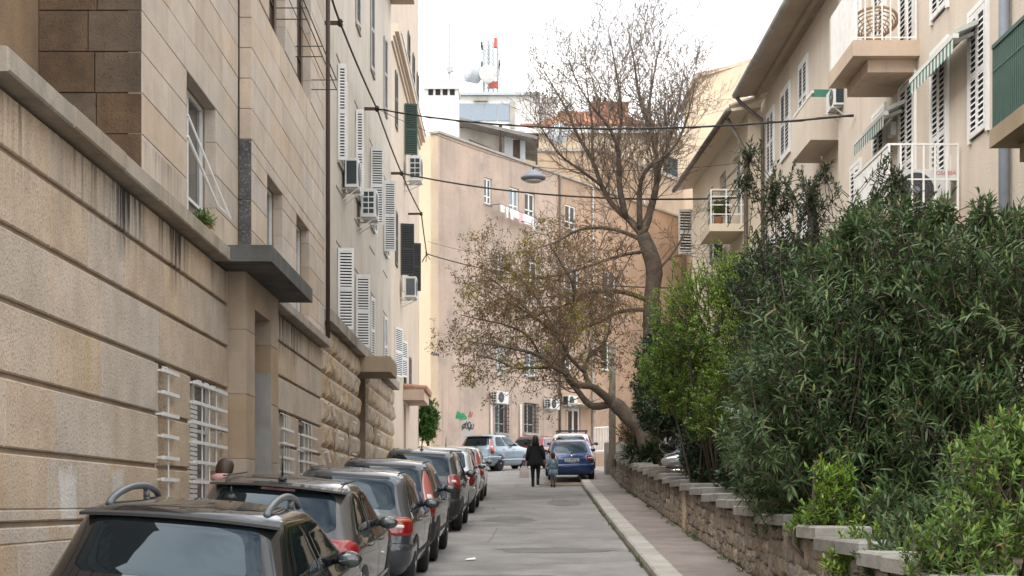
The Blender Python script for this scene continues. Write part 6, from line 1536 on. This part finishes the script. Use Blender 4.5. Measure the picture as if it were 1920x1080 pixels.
# bright-tipped bushes low in front
fresh = dict(droop=.15, up=.9, spread=(35, 85), seed=5, shell=.6)
shrub('pittosporum', 'bright yellow-green bush with leaf whorls, nearest at the wall corner', [PB(1880, 930, 10.6, 130, .5, 150, 1.1), PB(1800, 1040, 10.2, 110, .45, 90, .8), PB(1930, 830, 10.8, 90, .45, 80, .7), PB(1850, 840, 11, 60, .4, 60, .4), PB(1775, 1075, 10.4, 80, .35, 55, .6)], 150, 16, .085, .022, .14, 'leaf_fresh', **fresh)
shrub('pittosporum', 'small light green bush between oleander and coping, low in the middle', [PB(1575, 965, 14.8, 85, .35, 60, .9), PB(1510, 985, 15.6, 40, .3, 30, .35), PB(1555, 890, 15.0, 50, .3, 45, .4), PB(1650, 1030, 13.4, 85, .35, 60, .8), PB(1600, 1060, 13.2, 60, .3, 40, .5)], 150, 14, .085, .024, .13, 'leaf_privet', **dict(fresh, seed=8))
# olive with sparse tall shoots above the oleander
shrub('olive_tree', 'thin olive with sparse grey-green shoots standing above the oleander', [PB(1455, 350, 21, 50, .5, 55, .5), PB(1410, 275, 21, 24, .25, 22, .16), PB(1398, 330, 21, 24, .25, 20, .14), PB(1525, 355, 21, 45, .5, 50, .4), PB(1490, 460, 21, 120, .8, 70, 1.2), PB(1550, 310, 21, 22, .3, 25, .12)], 95, 26, .085, .024, .42, 'leaf_olive', droop=.1, up=1.1, seed=12, shell=.95, trunk=False)
shrub('olive_tree', 'second sparse olive with shoots in front of the lower balcony', [PB(1680, 330, 19.5, 34, .3, 50, .28), PB(1640, 370, 19.5, 55, .4, 35, .3), PB(1720, 390, 19.5, 55, .5, 40, .4), PB(1660, 295, 19.5, 14, .2, 22, .08), PB(1600, 390, 19.5, 40, .4, 40, .3)], 95, 24, .085, .024, .42, 'leaf_olive', droop=.1, up=1.1, seed=13, shell=.95, trunk=False)
# bright green bush and the dark ones behind
shrub('privet_bush', 'tall bright green bush with small leaves, centre of the hedge', [PB(1335, 600, 27, 118, 1.2, 112, 1.7), PB(1390, 530, 26, 70, 1.0, 75, .7), PB(1280, 690, 28, 88, 1.0, 95, 1.3), PB(1400, 680, 25, 90, 1.0, 120, .9), PB(1350, 760, 26, 70, 1.0, 80, .6), PB(1420, 800, 24, 60, .8, 90, .5)], 560, 13, .065, .030, .2, 'leaf_privet', droop=.25, up=.6, seed=21)
shrub('laurel_bush', 'dark glossy bush at the far end of the hedge beside the tree trunk', [PB(1250, 670, 34, 60, 1.2, 85, .9), PB(1230, 755, 34, 42, 1.0, 60, .6), PB(1318, 790, 31, 55, 1.0, 90, 1.1), PB(1345, 860, 28, 65, .9, 75, 1.2), PB(1400, 880, 24, 60, .7, 60, .9), PB(1320, 840, 30, 40, .8, 60, .9), PB(1262, 775, 32.5, 58, .9, 52, 1.1), PB(1215, 740, 35, 34, .9, 70, .7)], 480, 13, .095, .042, .22, 'leaf_dark', droop=.3, up=.4, seed=22, trunk=False)
shrub('box_bush', 'dark mixed bush between the bright bush and the oleander', [PB(1440, 640, 22.5, 70, .9, 140, 1.0), PB(1430, 520, 23, 60, .9, 80, .7), PB(1500, 500, 22, 70, .9, 70, .7), PB(1440, 860, 21, 60, .8, 90, .6)], 480, 14, .07, .026, .22, 'leaf_dark', droop=.3, up=.6, seed=23)
shrub('yucca', 'low spiky green plant on the wall top beside the leaning trunk', [PB(1195, 845, 43, 30, .4, 16, .5), PB(1225, 848, 42, 22, .4, 14, .35)], 60, 22, .42, .035, .12, 'leaf_dark', droop=.5, up=1.0, spread=(20, 85), seed=30, trunk=False)
shrub('dry_bush', 'brownish dry bush below the leaning trunk', [PB(1180, 810, 46, 28, .4, 28, .8), PB(1215, 800, 45, 26, .4, 22, .5)], 220, 12, .06, .03, .22, 'leaf_autumn', droop=.3, seed=31)
# orange tree at the corner of the third house
ot = thing('orange_tree', (P(803, 800, 74).x, 74, g(74)), 'small round green tree in the gap beside the corner house', 'tree')
V, Q, SV_, SQ = shoots([PB(803, 782, 74, 22, .7, 38, 1.0), PB(800, 805, 74, 20, .6, 25, .6)], 420, 12, .13, .07, .25, droop=.4, up=.4, seed=41); np_mesh('crown', V, Q, 'leaf_orange', ot, kind='stuff'); np_mesh('shoots', SV_, SQ, 'twig_dark', ot, False, kind='stuff')
MB().tube([(P(803, 800, 74).x, 74, g(74)), P(803, 790, 74)], [.08, .05], 8).build('trunk', 'bark', ot, True)
# potted plant on the window sill and balcony plants
pp_ = Vector((-4.28, YX(380, -4.3), LT)); po = thing('potted_plant', pp_, 'small potted fern on the ledge below the tall stone window', 'plant')
MB().lathe(pp_, (0, 0, 1), [(0, .06), (.12, .09), (.13, .095), (.125, .02)], 14).build('pot', 'terracotta', po, True)
V, Q, _, _ = shoots([(pp_.x, pp_.y, pp_.z + .22, .14, .22, .14, 1.0)], 60, 10, .09, .022, .1, droop=.6, seed=51, shell=.8); np_mesh('leaves', V, Q, 'leaf_fresh', po, kind='stuff')
bp_ = Vector((bx0 + .3, by0 + .3, bz)); po = thing('potted_plant', bp_, 'green potted plant behind the cream house balcony rail', 'plant')
MB().lathe(bp_, (0, 0, 1), [(0, .1), (.22, .14), (.23, .13)], 14).build('pot', 'terracotta', po, True)
V, Q, _, _ = shoots([(bp_.x, bp_.y, bp_.z + .5, .35, .3, .35, 1.0)], 60, 10, .09, .03, .12, droop=.5, seed=52, shell=.8); np_mesh('leaves', V, Q, 'leaf_bright', po, kind='stuff')
# weeds at the foot of wall and kerb
V, Q, _, _ = shoots([(SX(2.66, y), y, g(y) + .13, .06, .12, .06, 1.0) for y in np.random.default_rng(5).uniform(11, 48, 26)] + [(SX(1.5, y), y, g(y) + .02, .03, .15, .03, .5) for y in np.random.default_rng(6).uniform(12, 40, 22)], 9, 6, .06, .012, .05, droop=.4, seed=53)
np_mesh('weeds', V, Q, 'leaf_bright', None, kind='stuff')

# ------------------------------------------------------------------ the two trees
class Tree:
    def __init__(s, seed, k=1.0, m=.0048): s.k = k; s.m = m; s.r = random.Random(seed); s.big = MB(); s.a, s.b, s.ra, s.rb, s.tips = [], [], [], [], []
    def limb(s, pts, radii):
        pts = [Vector(p) for p in pts]; out, rr = [], []
        for i in range(len(pts) - 1):
            p0, p1, p2, p3 = pts[max(i-1,0)], pts[i], pts[i+1], pts[min(i+2,len(pts)-1)]
            for k in range(4):
                t = k / 4; out.append(.5 * ((2*p1) + (p2-p0)*t + (2*p0-5*p1+4*p2-p3)*t*t + (3*p1-p0-3*p2+p3)*t**3)); rr.append(radii[i] * (1-t) + radii[i+1] * t)
        out.append(pts[-1]); rr.append(radii[-1])
        rr = [q * s.r.uniform(.93, 1.08) * s.k for q in rr]
        s.big.tube(out, rr, 9); return out, rr
    def grow(s, p, d, ln, r0, depth, up, wander, leafy):
        n = max(3, int(ln / .15)); seg = ln / n; q = Vector(p); d = d.normalized()
        for i in range(n):
            d = (d + Vector((s.r.gauss(0, wander), s.r.gauss(0, wander), s.r.gauss(0, wander) + up * .06))).normalized(); e = q + d * seg; f0, f1 = 1 - .75 * i / n, 1 - .75 * (i + 1) / n
            s.a.append(q.copy()); s.b.append(e.copy()); s.ra.append(max(r0 * f0, s.m)); s.rb.append(max(r0 * f1, s.m * .8)); q = e
            if depth > 0 and i > 0 and s.r.random() < (.78 if depth > 1 else .62):
                ax = d.orthogonal().normalized(); ax.rotate(Matrix.Rotation(s.r.uniform(0, 6.28), 3, d)); nd = (d * math.cos(.75) + ax * math.sin(.75)).normalized(); s.grow(q, nd, ln * s.r.uniform(.4, .66) * (1 - .35 * i / n), r0 * f1 * .6, depth - 1, up, wander, leafy)
        s.tips.append((q.copy(), d.copy()))
    def dress(s, path, rr, every, ln, depth, up, bias=None, wander=.16, start=.15):
        acc = 0; L_ = sum((path[i+1]-path[i]).length for i in range(len(path)-1)); done = 0
        for i in range(len(path) - 1):
            sg = path[i+1] - path[i]; acc += sg.length; done += sg.length
            if done / L_ < start: acc = min(acc, every); continue
            while acc > every:
                acc -= every; d = sg.normalized(); ax = d.orthogonal().normalized(); ax.rotate(Matrix.Rotation(s.r.uniform(0, 6.28), 3, d)); nd = d * .55 + ax * .8 + Vector((0, 0, .25 * up))
                if bias is not None: nd += Vector(bias) * s.r.uniform(.2, .8)
                s.grow(path[i].lerp(path[i+1], s.r.random()), nd, ln * s.r.uniform(.55, 1.25) * (1 - .3 * done / L_), max(min(rr[i] * .45, .022), .011), depth, up, wander, True)
    def twigs(s, name, mat, parent):
        A = np.array([tuple(v) for v in s.a]); B = np.array([tuple(v) for v in s.b]); V, Q = rods(A, B, np.array(s.ra), np.array(s.rb)); np_mesh(name, V, Q, mat, parent, False, kind='stuff')
def pl(pts, Y, dY=0): n = len(pts); return [P(x, y, Y + dY * i / max(1, n - 1)) for i, (x, y) in enumerate(pts)]
YT = 46
tr = thing('bare_tree', (P(1222, 800, YT).x, YT, garden_z(YT)), 'tall bare tree with fine spreading twigs rising above the hedge', 'tree')
T = Tree(4, .62, .0066); px = YT / FPX
tb = P(1224, 640, YT); trunk = [Vector((tb.x + .05, YT, garden_z(YT) - .2)), P(1226, 760, YT), P(1222, 640, YT), P(1222, 560, YT), P(1226, 500, YT), P(1205, 440, YT)]
T.limb(trunk, [.55, .50, .45, .42, .40, .36])
limbs = [([(1205,440),(1180,412),(1150,385),(1128,348),(1110,300),(1082,252),(1062,205),(1030,150),(1008,112)], 2.0, [.2,.17,.14,.12,.10,.085,.06,.035,.015]),
         ([(1172,405),(1162,350),(1160,300),(1157,272),(1140,236),(1115,205),(1085,160),(1060,100)], -1.8, [.17,.14,.12,.10,.08,.06,.035,.012]),
         ([(1157,272),(1166,220),(1160,165),(1150,105),(1140,50)], -1, [.09,.07,.05,.035,.012]),
         ([(1205,440),(1222,385),(1232,330),(1224,255),(1208,215),(1196,165),(1188,110),(1175,45)], .8, [.22,.18,.15,.12,.095,.07,.045,.012]),
         ([(1224,255),(1218,195),(1228,130),(1240,70)], 1.5, [.09,.07,.045,.012]),
         ([(1200,430),(1200,350),(1218,312),(1246,294),(1272,262),(1290,215),(1305,150)], -1.6, [.16,.12,.10,.085,.065,.04,.012]),
         ([(1232,330),(1260,250),(1275,180),(1285,110)], 2, [.10,.07,.045,.012]),
         ([(1128,348),(1090,320),(1050,290),(1015,240),(985,200)], -1.5, [.09,.07,.05,.03,.01]),
         ([(1110,300),(1110,230),(1100,160),(1098,90)], 1.2, [.08,.055,.035,.012])]
for pts, dY, rr in limbs:
    path, r2 = T.limb(pl(pts, YT, dY), rr); T.dress(path, r2, .155, 2.0, 3, 1.1, wander=.08)
# lower limbs that reach left from the trunk
for pts, dY, rr in (([(1218,565),(1170,548),(1110,547),(1060,572),(1010,590),(960,600)], -2, [.14,.11,.09,.07,.05,.02]), ([(1215,580),(1160,585),(1125,604),(1082,616),(1030,612)], -1, [.12,.09,.07,.05,.02]), ([(1205,450),(1150,430),(1090,430),(1040,455),(990,470)], 1.5, [.12,.09,.07,.045,.015]), ([(1222,520),(1265,470),(1285,430)], 1, [.07,.05,.02]), ([(1215,470),(1160,480),(1100,500),(1030,520),(960,520)], -2.5, [.1,.08,.06,.04,.015])):
    path, r2 = T.limb(pl(pts, YT, dY), rr); T.dress(path, r2, .17, 1.7, 3, .2, wander=.2)
T.big.build('trunk', 'bark', tr, True); T.twigs('twigs', 'twig', tr)
tp = [t for t in T.tips if t[0].z < ZH(400, YT) and t[0].x < P(1180, 0, YT).x]; tp = random.Random(3).sample(tp, min(len(tp), 9000))
Pn = np.array([tuple(t[0]) for t in tp]); Dn = nrm(np.array([tuple(t[1]) for t in tp]) + .5 * rng.normal(size=(len(tp), 3)) - np.array([0, 0, .6]))
V, Q = leaf_strips(Pn, Dn, nrm(rng.normal(size=Pn.shape)), rng.uniform(.08, .16, len(tp)), rng.uniform(.03, .05, len(tp)), rng.uniform(0, .5, len(tp))); np_mesh('seed_heads', V, Q, 'leaf_seed', tr, kind='stuff')

YN = 42.5
tn = thing('leaning_tree', (P(1205, 812, YN).x, YN, garden_z(YN)), 'leaning tree with forked dark limbs and brownish olive leaf crown over the road', 'tree')
T = Tree(9, .66); b0 = P(1205, 812, YN)
T.limb([(b0.x + .35, YN, garden_z(YN) - .2), b0, P(1180, 785, YN), P(1160, 763, YN), P(1148, 755, YN)], [.40, .36, .34, .33, .28])
nl = [([(1150,757),(1128,738),(1107,724),(1078,721),(1063,702),(1037,688),(1012,667),(970,655),(930,648),(880,640)], -2.5, [.19,.17,.15,.13,.12,.10,.085,.06,.04,.015]),
      ([(1148,757),(1115,762),(1098,752),(1085,735),(1068,715),(1055,690),(1062,655),(1070,610),(1060,560)], 1.5, [.17,.15,.14,.12,.11,.09,.07,.05,.02]),
      ([(1107,724),(1096,698),(1098,682),(1112,660),(1135,640),(1145,600),(1150,560)], 2.0, [.12,.10,.09,.07,.055,.035,.015]),
      ([(1096,698),(1070,672),(1050,640),(1010,600),(960,570),(910,545)], -1.5, [.09,.08,.065,.05,.03,.012]),
      ([(1037,688),(1000,690),(965,690),(930,675),(890,665)], 1.5, [.08,.06,.045,.03,.012]),
      ([(1012,667),(990,630),(950,610),(905,600),(862,590)], -2.0, [.07,.055,.04,.03,.012]),
      ([(1062,655),(1030,600),(1000,550),(960,510),(920,490)], 2.0, [.07,.055,.045,.03,.012]),
      ([(1070,610),(1075,540),(1050,490),(1030,460)], -1.5, [.06,.045,.03,.012]),
      ([(1010,600),(960,555),(915,520),(880,520)], 1, [.05,.04,.03,.012])]
for pts, dY, rr in nl:
    path, r2 = T.limb(pl(pts, YN, dY), rr); T.dress(path, r2, .125, 1.45, 3, .35, wander=.2, start=.22)
T.big.build('trunk', 'bark', tn, True); T.twigs('twigs', 'twig', tn)
tp = T.tips; k = len(tp)
cen = np.array([tuple(t[0]) for t in tp]); lime = (np.sin(cen[:, 0] * 1.7 + 1) * np.sin(cen[:, 2] * 1.3 + cen[:, 1] * .8)) > .35
for nm, mt, sel, per in (('leaves', 'leaf_autumn', ~lime, 3), ('fresh_leaves', 'leaf_lime', lime, 4)):
    idx = np.where(sel)[0]; idx = np.repeat(idx, per); Pn = cen[idx] + rng.normal(size=(len(idx), 3)) * .05; Dn = nrm(rng.normal(size=Pn.shape) + np.array([0, 0, -.2]))
    V, Q = leaf_strips(Pn, Dn, nrm(rng.normal(size=Pn.shape) + np.array([0, 0, .8])), rng.uniform(.05, .10, len(idx)), rng.uniform(.025, .04, len(idx)), rng.uniform(0, .4, len(idx))); np_mesh(nm, V, Q, mt, tn, kind='stuff')
print('twigs', len(T.a), 'tips', k)
